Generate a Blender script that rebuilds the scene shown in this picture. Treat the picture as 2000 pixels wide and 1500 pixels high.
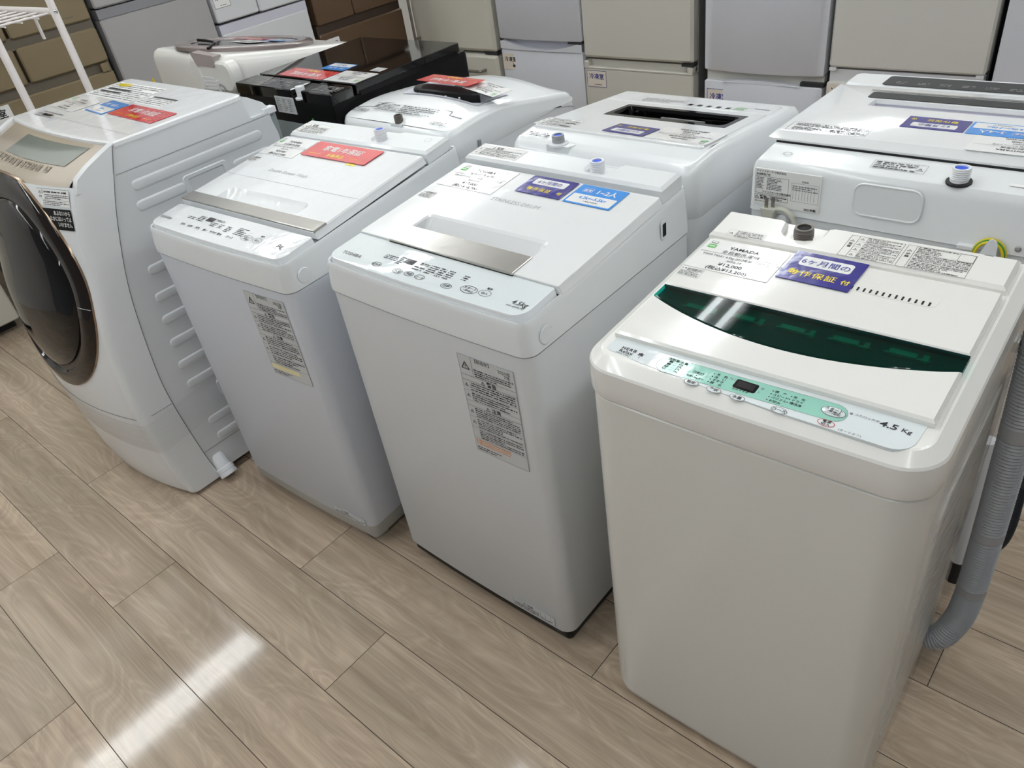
import bpy, math, random
from math import sin, cos, pi, radians as R
from mathutils import Matrix, Vector

for _o in list(bpy.data.objects):
    bpy.data.objects.remove(_o, do_unlink=True)
SC = bpy.context.scene
COL = SC.collection
random.seed(7)

# ------------------------------------------------------------------ camera
CAM_POS = Vector((0.0, 0.0, 1.49))
YAW, PITCH, ROLL = -0.80256955, 0.62869111, 0.16889448
_f = Vector((sin(YAW) * cos(PITCH), cos(YAW) * cos(PITCH), -sin(PITCH)))
_r0 = Vector((cos(YAW), -sin(YAW), 0))
_d0 = _f.cross(_r0)
_r = _r0 * cos(ROLL) + _d0 * sin(ROLL)
_d = _d0 * cos(ROLL) - _r0 * sin(ROLL)
cam_data = bpy.data.cameras.new('camera')
cam_data.sensor_width = 36.0
cam_data.lens = 1496.37 * 36.0 / 2000.0
cam_data.clip_start = 0.02
cam = bpy.data.objects.new('camera', cam_data)
COL.objects.link(cam)
cam.matrix_world = Matrix(((_r.x, -_d.x, -_f.x, CAM_POS.x), (_r.y, -_d.y, -_f.y, CAM_POS.y),
                           (_r.z, -_d.z, -_f.z, CAM_POS.z), (0, 0, 0, 1)))
SC.camera = cam

# ------------------------------------------------------------------ world, exposure
w = bpy.data.worlds.new('store_surround')
w.use_nodes = True
w.node_tree.nodes['Background'].inputs['Color'].default_value = (0.90, 0.95, 1.0, 1)
w.node_tree.nodes['Background'].inputs['Strength'].default_value = 0.24
SC.world = w
SC.view_settings.view_transform = 'Standard'
SC.view_settings.look = 'None'
SC.view_settings.gamma = 1.0
SC.view_settings.use_curve_mapping = False
SC.view_settings.exposure = -0.38
TUBE_STRENGTH = 30.0
SC.cycles.max_bounces = 8
SC.cycles.sample_clamp_indirect = 6.0

# ------------------------------------------------------------------ materials
def lin(c):
    return tuple(((x / 255) / 12.92 if x / 255 <= 0.04045 else ((x / 255 + 0.055) / 1.055) ** 2.4) for x in c)

def P(name, rgb, rough=0.4, metal=0.0, coat=0.0, bump=0.0, bscale=30.0, trans=0.0, ior=1.45, emit=None, var=0.0, spec=0.5, bstretch=None):
    m = bpy.data.materials.new(name)
    m.use_nodes = True
    nt = m.node_tree
    b = nt.nodes['Principled BSDF']
    c = lin(rgb) + (1,)
    b.inputs['Base Color'].default_value = c
    b.inputs['Roughness'].default_value = rough
    b.inputs['Metallic'].default_value = metal
    b.inputs['Coat Weight'].default_value = coat
    b.inputs['Coat Roughness'].default_value = 0.04
    b.inputs['Transmission Weight'].default_value = trans
    b.inputs['IOR'].default_value = ior
    b.inputs['Specular IOR Level'].default_value = spec
    if emit:
        b.inputs['Emission Color'].default_value = lin(emit[0]) + (1,)
        b.inputs['Emission Strength'].default_value = emit[1]
    tc = nt.nodes.new('ShaderNodeTexCoord')
    n = nt.nodes.new('ShaderNodeTexNoise')
    n.inputs['Scale'].default_value = bscale
    n.inputs['Detail'].default_value = 3
    src = tc.outputs['Object']
    if bstretch:
        mp = nt.nodes.new('ShaderNodeMapping')
        mp.inputs['Scale'].default_value = bstretch
        nt.links.new(src, mp.inputs['Vector'])
        src = mp.outputs['Vector']
    nt.links.new(src, n.inputs['Vector'])
    if bump:
        bp = nt.nodes.new('ShaderNodeBump')
        bp.inputs['Strength'].default_value = bump
        bp.inputs['Distance'].default_value = 0.004
        nt.links.new(n.outputs['Fac'], bp.inputs['Height'])
        nt.links.new(bp.outputs['Normal'], b.inputs['Normal'])
    if var:
        mx = nt.nodes.new('ShaderNodeMix')
        mx.data_type = 'RGBA'
        mx.inputs[6].default_value = c
        mx.inputs[7].default_value = tuple(x * (1 - var) for x in c[:3]) + (1,)
        nt.links.new(n.outputs['Fac'], mx.inputs[0])
        nt.links.new(mx.outputs[2], b.inputs['Base Color'])
    else:
        ad = nt.nodes.new('ShaderNodeMath')
        ad.operation = 'MULTIPLY_ADD'
        ad.inputs[1].default_value = 0.06
        ad.inputs[2].default_value = max(rough - 0.03, 0.0)
        nt.links.new(n.outputs['Fac'], ad.inputs[0])
        nt.links.new(ad.outputs[0], b.inputs['Roughness'])
    return m

M = {}
M['white_warm'] = P('warm_white_plastic', (238, 237, 233), 0.22, coat=0.3, bscale=6, bump=0.05)
M['white_cool'] = P('cool_white_plastic', (236, 239, 241), 0.2, coat=0.3, bscale=6, bump=0.05)
M['white_film'] = P('white_plastic_under_film', (240, 242, 244), 0.1, coat=0.6, bscale=22, bump=0.35)
M['white_lid'] = P('glossy_white_lid', (236, 238, 239), 0.12, coat=0.5, bscale=14, bump=0.14)
M['warm_lid'] = P('glossy_warm_lid', (238, 237, 233), 0.13, coat=0.5, bscale=16, bump=0.14)
M['steel_warm'] = P('painted_steel_warm', (226, 225, 219), 0.2, bscale=4, bump=0.03)
M['steel_cool'] = P('painted_steel_cool', (226, 229, 232), 0.34, bscale=4, bump=0.03)
M['steel_blue'] = P('painted_steel_bluish', (220, 225, 234), 0.34, bscale=4, bump=0.03)
M['panel'] = P('control_panel_film', (226, 233, 235), 0.08, coat=0.4, bscale=26, bump=0.22)
M['panel_w'] = P('control_panel_white_film', (236, 238, 240), 0.08, coat=0.4, bscale=30, bump=0.3)
M['mint'] = P('mint_print', (148, 203, 186), 0.1, coat=0.4, bscale=26, bump=0.2)
M['ink'] = P('black_ink', (30, 30, 32), 0.5)
M['grey_ink'] = P('grey_ink', (120, 120, 122), 0.5)
M['mid_ink'] = P('mid_grey_ink', (158, 160, 162), 0.5)
M['red_ink'] = P('red_ink', (190, 50, 60), 0.5)
M['black'] = P('black_plastic', (7, 7, 8), 0.35, spec=0.18)
M['black_gloss'] = P('gloss_black_plastic', (6, 6, 7), 0.05, spec=0.45)
M['display'] = P('display_window', (22, 18, 26), 0.08, coat=0.5)
M['dark'] = P('dark_cavity', (10, 10, 11), 0.7)
M['rubber'] = P('rubber_foot', (20, 20, 22), 0.6)
M['silver'] = P('champagne_metal_trim', (172, 169, 164), 0.2, metal=0.6, bscale=20, bump=0.12)
M['chrome'] = P('chrome', (215, 215, 215), 0.12, metal=1.0)
M['grey_base'] = P('grey_base_plastic', (172, 171, 164), 0.4)
M['grey_hose'] = P('grey_hose_plastic', (158, 160, 163), 0.38)
M['black_hose'] = P('black_hose_plastic', (24, 26, 30), 0.42)
M['brown_inlet'] = P('brown_inlet_plastic', (92, 86, 80), 0.35)
M['white_inlet'] = P('white_inlet_plastic', (236, 238, 242), 0.3)
M['blue_plug'] = P('blue_inlet_plug', (42, 84, 205), 0.35)
M['grey_back'] = P('grey_back_plastic', (140, 148, 148), 0.45)
M['cord'] = P('ivory_cord', (200, 201, 188), 0.4)
M['yellow'] = P('yellow_insulation', (214, 190, 30), 0.4)
M['green'] = P('green_insulation', (40, 130, 60), 0.4)
M['paper'] = P('white_label_paper', (240, 240, 238), 0.45)
M['label_grey'] = P('grey_plate_label', (205, 207, 208), 0.4)
M['card_white'] = P('laminated_white_card', (245, 245, 244), 0.12, coat=0.5, bscale=24, bump=0.2)
M['card_navy'] = P('laminated_navy', (30, 24, 122), 0.14, coat=0.5, bscale=24, bump=0.25)
M['card_blue'] = P('laminated_blue', (62, 142, 222), 0.14, coat=0.5, bscale=24, bump=0.25)
M['card_red'] = P('laminated_red', (206, 56, 62), 0.14, coat=0.5, bscale=24, bump=0.25)
M['card_yellow'] = P('laminated_yellow', (250, 226, 60), 0.14, coat=0.5)
M['navy_ink'] = P('navy_ink', (40, 50, 130), 0.4)
M['tag_green'] = P('green_print', (70, 160, 60), 0.4)
M['orange'] = P('orange_print', (230, 140, 60), 0.4)
M['cream_tape'] = P('cream_tape', (236, 228, 178), 0.4)
M['brown_trim'] = P('taupe_panel', (176, 164, 148), 0.12, coat=0.5, bscale=9, bump=0.08)
M['lcd'] = P('lcd_glass', (120, 126, 118), 0.08, coat=0.4)
M['door_ring'] = P('smoked_bronze_ring', (26, 19, 15), 0.05, spec=0.45)
M['door_gold'] = P('bronze_rim', (150, 128, 108), 0.2, metal=0.6)
M['door_glass'] = P('smoked_door_glass', (10, 8, 8), 0.02, spec=0.5)
M['plum'] = P('mauve_plastic', (168, 158, 156), 0.25)
M['plum_ring'] = P('mauve_ring', (128, 118, 116), 0.2, coat=0.3)
M['rack'] = P('white_rack_enamel', (238, 232, 230), 0.3)
M['gold_door'] = P('gold_brushed_door', (136, 122, 96), 0.34, metal=0.25, bscale=5, bump=0.03, bstretch=(1, 1, 40))
M['gold_dark'] = P('dark_taupe_trim', (98, 90, 78), 0.45)  # dark taupe of the gold fridge's trim and channels, also small print
M['grey_door'] = P('silver_grey_door', (176, 174, 174), 0.36, metal=0.2, bscale=40, bump=0.02)
M['grey_trim'] = P('silver_grey_trim', (150, 150, 154), 0.3, metal=0.3)
M['brown_door'] = P('dark_brown_door', (92, 72, 54), 0.3, metal=0.2, bscale=5, bump=0.03, bstretch=(1, 1, 40))
M['brown_dark'] = P('dark_brown_trim', (54, 42, 34), 0.4)
M['fr_white'] = P('fridge_white', (218, 219, 222), 0.36, bscale=60, bump=0.02)
M['fr_violet'] = P('fridge_pale_lilac', (206, 206, 218), 0.36)
M['fr_cool'] = P('fridge_cool_white', (212, 214, 221), 0.38, bscale=80, bump=0.04)
M['fr_cream'] = P('fridge_cream', (205, 202, 190), 0.38, bscale=80, bump=0.04)
M['fr_cream2'] = P('fridge_warm_cream', (206, 203, 194), 0.38, bscale=80, bump=0.04)
M['fr_ivory'] = P('fridge_ivory', (210, 208, 202), 0.38, bscale=80, bump=0.04)
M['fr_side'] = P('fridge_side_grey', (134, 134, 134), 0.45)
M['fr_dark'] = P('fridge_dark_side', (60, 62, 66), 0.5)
M['gasket'] = P('dark_gasket', (40, 40, 42), 0.6)
M['steel_handle'] = P('brushed_handle', (150, 146, 140), 0.3, metal=0.9)
M['sign_cream'] = P('sign_cream_paper', (226, 216, 204), 0.5)
M['ceiling'] = P('ceiling_board', (232, 232, 230), 0.8, bscale=90, bump=0.1)
M['wall'] = P('wall_paint', (222, 220, 216), 0.7, bscale=60, bump=0.05)
M['lamp_white'] = P('lamp_housing', (235, 235, 235), 0.4)
M['tube'] = P('fluorescent_tube', (255, 255, 255), 0.4, emit=((249, 254, 255), TUBE_STRENGTH))

def film_mat():
    m = bpy.data.materials.new('clear_stretch_film')
    m.use_nodes = True
    nt = m.node_tree
    nt.nodes.remove(nt.nodes['Principled BSDF'])
    out = nt.nodes['Material Output']
    tr = nt.nodes.new('ShaderNodeBsdfTransparent')
    tr.inputs['Color'].default_value = (0.97, 0.97, 0.97, 1)
    gl = nt.nodes.new('ShaderNodeBsdfGlossy')
    gl.inputs['Roughness'].default_value = 0.12
    mix = nt.nodes.new('ShaderNodeMixShader')
    fr = nt.nodes.new('ShaderNodeLayerWeight')
    fr.inputs['Blend'].default_value = 0.08
    tc = nt.nodes.new('ShaderNodeTexCoord')
    mp = nt.nodes.new('ShaderNodeMapping')
    mp.inputs['Scale'].default_value = (2.2, 2.2, 26)
    n = nt.nodes.new('ShaderNodeTexNoise')
    n.inputs['Scale'].default_value = 2.0
    n.inputs['Detail'].default_value = 4
    bp = nt.nodes.new('ShaderNodeBump')
    bp.inputs['Strength'].default_value = 0.5
    bp.inputs['Distance'].default_value = 0.01
    nt.links.new(tc.outputs['Object'], mp.inputs['Vector'])
    nt.links.new(mp.outputs['Vector'], n.inputs['Vector'])
    nt.links.new(n.outputs['Fac'], bp.inputs['Height'])
    nt.links.new(bp.outputs['Normal'], gl.inputs['Normal'])
    nt.links.new(bp.outputs['Normal'], fr.inputs['Normal'])
    nt.links.new(fr.outputs['Facing'], mix.inputs[0])
    nt.links.new(tr.outputs[0], mix.inputs[1])
    nt.links.new(gl.outputs[0], mix.inputs[2])
    nt.links.new(mix.outputs[0], out.inputs['Surface'])
    return m
M['film'] = film_mat()

def green_glass():
    m = bpy.data.materials.new('green_translucent_lid')
    m.use_nodes = True
    nt = m.node_tree
    nt.nodes.remove(nt.nodes['Principled BSDF'])
    tr = nt.nodes.new('ShaderNodeBsdfTransparent')
    tr.inputs['Color'].default_value = (0.012, 0.56, 0.50, 1)
    gl = nt.nodes.new('ShaderNodeBsdfGlossy')
    gl.inputs['Roughness'].default_value = 0.03
    fr = nt.nodes.new('ShaderNodeFresnel')
    fr.inputs['IOR'].default_value = 1.28
    mix = nt.nodes.new('ShaderNodeMixShader')
    ge = nt.nodes.new('ShaderNodeNewGeometry')      # outer faces only: no internal reflection in the thin sheet
    inv = nt.nodes.new('ShaderNodeMath')
    inv.operation = 'MULTIPLY_ADD'
    inv.inputs[1].default_value = -1.0
    inv.inputs[2].default_value = 1.0
    mu = nt.nodes.new('ShaderNodeMath')
    mu.operation = 'MULTIPLY'
    nt.links.new(ge.outputs['Backfacing'], inv.inputs[0])
    nt.links.new(inv.outputs[0], mu.inputs[0])
    nt.links.new(fr.outputs[0], mu.inputs[1])
    nt.links.new(mu.outputs[0], mix.inputs[0])
    nt.links.new(tr.outputs[0], mix.inputs[1])
    nt.links.new(gl.outputs[0], mix.inputs[2])
    nt.links.new(mix.outputs[0], nt.nodes['Material Output'].inputs['Surface'])
    return m
M['green_glass'] = green_glass()
M['green_bar'] = P('green_hinge_plastic', (150, 185, 165), 0.4)
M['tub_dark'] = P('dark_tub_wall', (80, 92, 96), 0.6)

def floor_mat():
    m = bpy.data.materials.new('wood_plank_vinyl')
    m.use_nodes = True
    nt = m.node_tree
    N, L = nt.nodes.new, nt.links.new
    b = nt.nodes['Principled BSDF']
    tc = N('ShaderNodeTexCoord')
    at = N('ShaderNodeAttribute')
    at.attribute_name = 'plank'
    sc = N('ShaderNodeVectorMath')
    sc.operation = 'SCALE'
    sc.inputs['Scale'].default_value = 37.0
    L(at.outputs['Color'], sc.inputs[0])
    add = N('ShaderNodeVectorMath')
    add.operation = 'ADD'
    L(tc.outputs['Object'], add.inputs[0])
    L(sc.outputs[0], add.inputs[1])
    def mapped(s):
        mp = N('ShaderNodeMapping')
        mp.inputs['Scale'].default_value = s
        L(add.outputs[0], mp.inputs['Vector'])
        return mp.outputs['Vector']
    # cathedral figure: elongated rings warped by noise
    n0 = N('ShaderNodeTexNoise')
    n0.inputs['Scale'].default_value = 1.0
    n0.inputs['Detail'].default_value = 2
    n0.inputs['Distortion'].default_value = 0.9
    L(mapped((1.6, 7.0, 1)), n0.inputs['Vector'])
    k = N('ShaderNodeMath')
    k.operation = 'MULTIPLY'
    k.inputs[1].default_value = 15.0
    L(n0.outputs['Fac'], k.inputs[0])
    fr = N('ShaderNodeMath')
    fr.operation = 'PINGPONG'
    fr.inputs[1].default_value = 0.5
    L(k.outputs[0], fr.inputs[0])
    # long streaks
    n1 = N('ShaderNodeTexNoise')
    n1.inputs['Scale'].default_value = 1.0
    n1.inputs['Detail'].default_value = 5
    L(mapped((0.9, 26.0, 1)), n1.inputs['Vector'])
    n2 = N('ShaderNodeTexNoise')
    n2.inputs['Scale'].default_value = 1.0
    n2.inputs['Detail'].default_value = 3
    L(mapped((4.0, 220.0, 1)), n2.inputs['Vector'])
    n3 = N('ShaderNodeTexNoise')
    n3.inputs['Scale'].default_value = 2.2
    n3.inputs['Detail'].default_value = 2
    L(mapped((0.7, 2.0, 1)), n3.inputs['Vector'])
    r1 = N('ShaderNodeValToRGB')
    e = r1.color_ramp.elements
    e[0].position, e[0].color = 0.25, lin((154, 138, 120)) + (1,)
    e[1].position, e[1].color = 0.75, lin((192, 176, 156)) + (1,)
    L(n1.outputs['Fac'], r1.inputs['Fac'])
    r2 = N('ShaderNodeValToRGB')
    e = r2.color_ramp.elements
    e[0].position, e[0].color = 0.0, (0.5, 0.5, 0.5, 1)
    e[1].position, e[1].color = 0.42, (0.56, 0.56, 0.56, 1)
    q = r2.color_ramp.elements.new(0.5)
    q.color = (0.62, 0.61, 0.6, 1)
    q = r2.color_ramp.elements.new(0.12)
    q.color = (0.43, 0.42, 0.41, 1)
    L(fr.outputs[0], r2.inputs['Fac'])
    mx = N('ShaderNodeMix')
    mx.data_type = 'RGBA'
    mx.blend_type = 'OVERLAY'
    mx.inputs[0].default_value = 0.48
    L(r1.outputs[0], mx.inputs[6])
    L(r2.outputs[0], mx.inputs[7])
    r3 = N('ShaderNodeValToRGB')
    e = r3.color_ramp.elements
    e[0].position, e[0].color = 0.32, (0.4, 0.4, 0.4, 1)
    e[1].position, e[1].color = 0.68, (0.6, 0.6, 0.6, 1)
    L(n2.outputs['Fac'], r3.inputs['Fac'])
    mx2 = N('ShaderNodeMix')
    mx2.data_type = 'RGBA'
    mx2.blend_type = 'OVERLAY'
    mx2.inputs[0].default_value = 0.45
    L(mx.outputs[2], mx2.inputs[6])
    L(r3.outputs[0], mx2.inputs[7])
    r4 = N('ShaderNodeValToRGB')
    e = r4.color_ramp.elements
    e[0].position, e[0].color = 0.3, (0.44, 0.43, 0.42, 1)
    e[1].position, e[1].color = 0.7, (0.58, 0.56, 0.56, 1)
    L(n3.outputs['Fac'], r4.inputs['Fac'])
    mx3 = N('ShaderNodeMix')
    mx3.data_type = 'RGBA'
    mx3.blend_type = 'OVERLAY'
    mx3.inputs[0].default_value = 0.7
    L(mx2.outputs[2], mx3.inputs[6])
    L(r4.outputs[0], mx3.inputs[7])
    # slight tone per plank
    hs = N('ShaderNodeHueSaturation')
    vm = N('ShaderNodeMath')
    vm.operation = 'MULTIPLY_ADD'
    vm.inputs[1].default_value = 0.14
    vm.inputs[2].default_value = 0.93
    sep = N('ShaderNodeSeparateColor')
    L(at.outputs['Color'], sep.inputs[0])
    L(sep.outputs[2], vm.inputs[0])
    L(vm.outputs[0], hs.inputs['Value'])
    L(mx3.outputs[2], hs.inputs['Color'])
    L(hs.outputs[0], b.inputs['Base Color'])
    b.inputs['Roughness'].default_value = 0.085
    b.inputs['Specular IOR Level'].default_value = 0.5
    bp = N('ShaderNodeBump')
    bp.inputs['Strength'].default_value = 0.05
    bp.inputs['Distance'].default_value = 0.001
    L(n2.outputs['Fac'], bp.inputs['Height'])
    L(bp.outputs['Normal'], b.inputs['Normal'])
    return m
M['floor'] = floor_mat()
M['joint'] = P('plank_joint', (52, 40, 32), 0.7)

# ------------------------------------------------------------------ mesh helpers
I4 = Matrix.Identity(4)
T = Matrix.Translation
def ROT(a, ax): return Matrix.Rotation(a, 4, ax)

class MB:
    """collects faces with materials, then links them as one mesh object"""
    def __init__(s, base=None):
        s.v, s.f, s.m, s.mats = [], [], [], []
        s.B = base or I4
    def mi(s, name):
        if name not in s.mats:
            s.mats.append(name)
        return s.mats.index(name)
    def add(s, vs, fs, m, X=None):
        k = len(s.v)
        A = s.B @ X if X is not None else s.B
        s.v += [tuple(A @ Vector(p)) for p in vs]
        i = s.mi(m)
        for f in fs:
            s.f.append([k + a for a in f])
            s.m.append(i)
    def box(s, a, b, m, X=None):
        (x0, y0, z0), (x1, y1, z1) = a, b
        s.add([(x0, y0, z0), (x1, y0, z0), (x1, y1, z0), (x0, y1, z0), (x0, y0, z1), (x1, y0, z1), (x1, y1, z1), (x0, y1, z1)],
              [(3, 2, 1, 0), (4, 5, 6, 7), (0, 1, 5, 4), (1, 2, 6, 5), (2, 3, 7, 6), (3, 0, 4, 7)], m, X)
    def loft(s, rings, m, X=None, c0=False, c1=False, strips=True, closed=True):
        n = len(rings[0])
        vs = [p for r in rings for p in r]
        fs = []
        for k in range(len(rings) - 1):
            a, b = k * n, (k + 1) * n
            for i in range(n if closed else n - 1):
                j = (i + 1) % n
                fs.append((a + i, a + j, b + j, b + i))
        def cap(o, up):
            if strips:
                for i in range(n // 2 - 1):
                    q = (o + i, o + i + 1, o + n - 2 - i, o + n - 1 - i)
                    fs.append(q if up else q[::-1])
            else:
                q = tuple(range(o, o + n))
                fs.append(q if up else q[::-1])
        if c1: cap((len(rings) - 1) * n, True)
        if c0: cap(0, False)
        s.add(vs, fs, m, X)
    def prism(s, poly, z0, z1, m, X=None, ch=0.0):
        """upright prism over a ccw outline, optional small top chamfer"""
        n = len(poly)
        if ch:
            c = []
            for i in range(n):
                p, q, r_ = Vector(poly[i - 1]), Vector(poly[i]), Vector(poly[(i + 1) % n])
                d1, d2 = (q - p).normalized(), (r_ - q).normalized()
                nn = Vector((-d1.y - d2.y, d1.x + d2.x))
                l = nn.length
                nn = nn / l if l > 1e-6 else Vector((-d1.y, d1.x))
                k = ch / max(0.4, (1 + d1.dot(d2)) / 2) ** 0.5
                c.append(q + nn * k)
            rings = [[(p[0], p[1], z0) for p in poly], [(p[0], p[1], z1 - ch) for p in poly], [(p.x, p.y, z1) for p in c]]
        else:
            rings = [[(p[0], p[1], z0) for p in poly], [(p[0], p[1], z1) for p in poly]]
        s.loft(rings, m, X, c0=True, c1=True, strips=False)
    def plate(s, x0, x1, y0, y1, z0, z1, m, r=0.003, ch=0.001, X=None, n=4):
        if x1 < x0: x0, x1 = x1, x0
        if y1 < y0: y0, y1 = y1, y0
        r = max(min(r, (x1 - x0) / 2.01, (y1 - y0) / 2.01), ch * 1.05)
        rings = [ring(x0, x1, y0, y1, r, r, z=z0, n=n), ring(x0, x1, y0, y1, r, r, z=z1 - ch, n=n), ring(x0, x1, y0, y1, r, r, ch, z=z1, n=n)]
        s.loft(rings, m, X, c0=True, c1=True)
    def flat(s, poly, m, X=None, z=0.0):
        s.add([(p[0], p[1], z) for p in poly], [tuple(range(len(poly)))], m, X)
    def rect(s, x0, y0, x1, y1, m, X=None, z=0.0):
        s.flat([(x0, y0), (x1, y0), (x1, y1), (x0, y1)], m, X, z)
    def frame(s, x0, y0, x1, y1, t, m, X=None, z=0.0):
        s.rect(x0, y0, x1, y0 + t, m, X, z); s.rect(x0, y1 - t, x1, y1, m, X, z)
        s.rect(x0, y0 + t, x0 + t, y1 - t, m, X, z); s.rect(x1 - t, y0 + t, x1, y1 - t, m, X, z)
    def cyl(s, r0, r1, z0, z1, m, X=None, n=24, c0=True, c1=True):
        s.loft([[(r0 * cos(2 * pi * i / n), r0 * sin(2 * pi * i / n), z0) for i in range(n)],
                [(r1 * cos(2 * pi * i / n), r1 * sin(2 * pi * i / n), z1) for i in range(n)]], m, X, c0, c1, strips=False)
    def lathe(s, prof, m, X=None, n=28, c0=True, c1=True):
        s.loft([[(r * cos(2 * pi * i / n), r * sin(2 * pi * i / n), z) for i in range(n)] for r, z in prof], m, X, c0, c1, strips=False)
    def annulus(s, rx0, ry0, rx1, ry1, m, X=None, z=0.0, n=32, cx=0, cy=0):
        a = [(cx + rx1 * cos(2 * pi * i / n), cy + ry1 * sin(2 * pi * i / n), z) for i in range(n)]
        b = [(cx + rx0 * cos(2 * pi * i / n), cy + ry0 * sin(2 * pi * i / n), z) for i in range(n)]
        s.add(a + b, [(i, (i + 1) % n, n + (i + 1) % n, n + i) for i in range(n)], m, X)
    def tube(s, pts, r, m, X=None, n=10, caps=True, radii=None):
        pts = [Vector(p) for p in pts]
        rings, up = [], None
        for i, p in enumerate(pts):
            t = (pts[min(i + 1, len(pts) - 1)] - pts[max(i - 1, 0)]).normalized()
            if up is None:
                up = t.orthogonal().normalized()
            up = (up - t * up.dot(t)).normalized()
            sd = t.cross(up)
            rr = radii[i] if radii else r
            rings.append([tuple(p + (up * cos(2 * pi * k / n) + sd * sin(2 * pi * k / n)) * rr) for k in range(n)])
        s.loft(rings, m, X, caps, caps, strips=False)
    def text(s, body, x, y, size, m, X=None, align='LEFT', sx=1.0, bold=0.0, z=0.0004, shear=0.0, space=1.0):
        vs, fs = text_mesh(body, align, bold, shear, space)
        s.add([(x + a * size * sx, y + b * size, z) for a, b in vs], fs, m, X)
    def fine(s, x0, y0, x1, y1, rows, m, X=None, z=0.0004, fill=0.55, seed=1):
        """rows of print too small to read"""
        rnd = random.Random(seed)
        h = (y1 - y0) / rows
        for k in range(rows):
            y = y1 - (k + 1) * h + h * (1 - fill) / 2
            x = x0
            end = x1 if rnd.random() < 0.6 else x0 + (x1 - x0) * rnd.uniform(0.55, 0.95)
            while x < end - h * 0.3:
                wd = h * fill * rnd.choice((0.5, 0.8, 0.9, 1.7, 2.6))
                wd = min(wd, end - x)
                a = h * fill * rnd.uniform(0, .18)
                s.rect(x, y + a, x + wd, y + h * fill - a, m, X, z)
                x += wd + h * 0.16 * rnd.choice((1, 1, 1, 3))
    def build(s, name, parent=None, ang=35, loc=None):
        me = bpy.data.meshes.new(name)
        me.from_pydata(s.v, [], s.f)
        for n in s.mats:
            me.materials.append(M[n])
        me.polygons.foreach_set('material_index', s.m)
        me.polygons.foreach_set('use_smooth', [True] * len(s.f))
        me.update()
        me.set_sharp_from_angle(angle=R(ang))
        o = bpy.data.objects.new(name, me)
        COL.objects.link(o)
        if parent is not None:
            o.parent = parent
        if loc is not None:
            o.location = loc
        return o

_tc = {}
def text_mesh(body, align, bold, shear, space):
    key = (body, align, bold, shear, space)
    if key not in _tc:
        cu = bpy.data.curves.new('t', 'FONT')
        cu.body = body
        cu.align_x = align
        cu.resolution_u = 2
        cu.offset = bold
        cu.shear = shear
        cu.space_character = space
        o = bpy.data.objects.new('t', cu)
        COL.objects.link(o)
        dg = bpy.context.evaluated_depsgraph_get()
        me = bpy.data.meshes.new_from_object(o.evaluated_get(dg))
        _tc[key] = ([(v.co.x, v.co.y) for v in me.vertices], [tuple(p.vertices) for p in me.polygons])
        bpy.data.objects.remove(o, do_unlink=True)
        bpy.data.curves.remove(cu)
        bpy.data.meshes.remove(me)
    return _tc[key]

def ring(x0, x1, y0, y1, rf, rb, inset=0.0, bow=0.0, n=5, nf=0, z=0.0, zf=None, dz=0.0):
    """rounded rectangle, mirror-symmetric point order (back-left, front-left, front-right, back-right)"""
    xc = (x0 + x1) / 2
    a0, b0, b1 = x0 + inset, y0 + inset, y1 - inset
    rf, rb = max(rf - inset, 0.0004), max(rb - inset, 0.0004)
    Lh = []
    for i in range(n + 1):
        t = pi / 2 + (pi / 2) * i / n
        Lh.append((a0 + rb + rb * cos(t), b1 - rb + rb * sin(t)))
    for i in range(n + 1):
        t = pi + (pi / 2) * i / n
        Lh.append((a0 + rf + rf * cos(t), b0 + rf + rf * sin(t)))
    for i in range(1, nf + 1):
        Lh.append((a0 + rf + (xc - a0 - rf) * i / (nf + 0.5), b0))
    pts = Lh + [(2 * xc - x, y) for x, y in reversed(Lh)]
    hw = (x1 - x0) / 2
    out = []
    for x, y in pts:
        if bow and y < b0 + rf + 1e-6:
            k = 1 - (y - b0) / rf
            y -= bow * k * (1 - ((x - xc) / hw) ** 2)
        out.append((x, y, (zf(x, y) + dz) if zf else z))
    return out

def cap_grid(b, rg, zf, m, X=None, cols=10, hole=None):
    """curved lid surface over a mirror-symmetric ring"""
    n = len(rg)
    vs, fs = [], []
    for i in range(n // 2):
        a, c = rg[i], rg[n - 1 - i]
        for k in range(cols + 1):
            x = a[0] + (c[0] - a[0]) * k / cols
            y = a[1] + (c[1] - a[1]) * k / cols
            vs.append((x, y, zf(x, y)))
    for i in range(n // 2 - 1):
        for k in range(cols):
            p = i * (cols + 1) + k
            if hole:
                mx, my = (vs[p][0] + vs[p + cols + 2][0]) / 2, (vs[p][1] + vs[p + cols + 2][1]) / 2
                if hole[0] < mx < hole[1] and hole[2] < my < hole[3]: continue
            fs.append((p, p + cols + 1, p + cols + 2, p + 1))
    b.add(vs, fs, m, X)

def side_subdiv(rg, step=.04, zf=None, dz=0.0):
    """add points along the long side edges of a ring, keeping the mirror order"""
    n = len(rg)
    half = rg[:n // 2]
    out = [half[0]]
    for p, q in zip(half, half[1:]):
        L_ = max(abs(p[0] - q[0]), abs(p[1] - q[1]))
        k = max(1, int(L_ / step)) if abs(p[1] - q[1]) > step else 1
        for i in range(1, k + 1):
            out.append(tuple(p[j] + (q[j] - p[j]) * i / k for j in range(3)))
    xc = (rg[0][0] + rg[-1][0]) / 2
    out = out + [(2 * xc - x, y, z) for x, y, z in reversed(out)]
    return [(x, y, zf(x, y) + dz) for x, y, z in out] if zf else out

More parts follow.
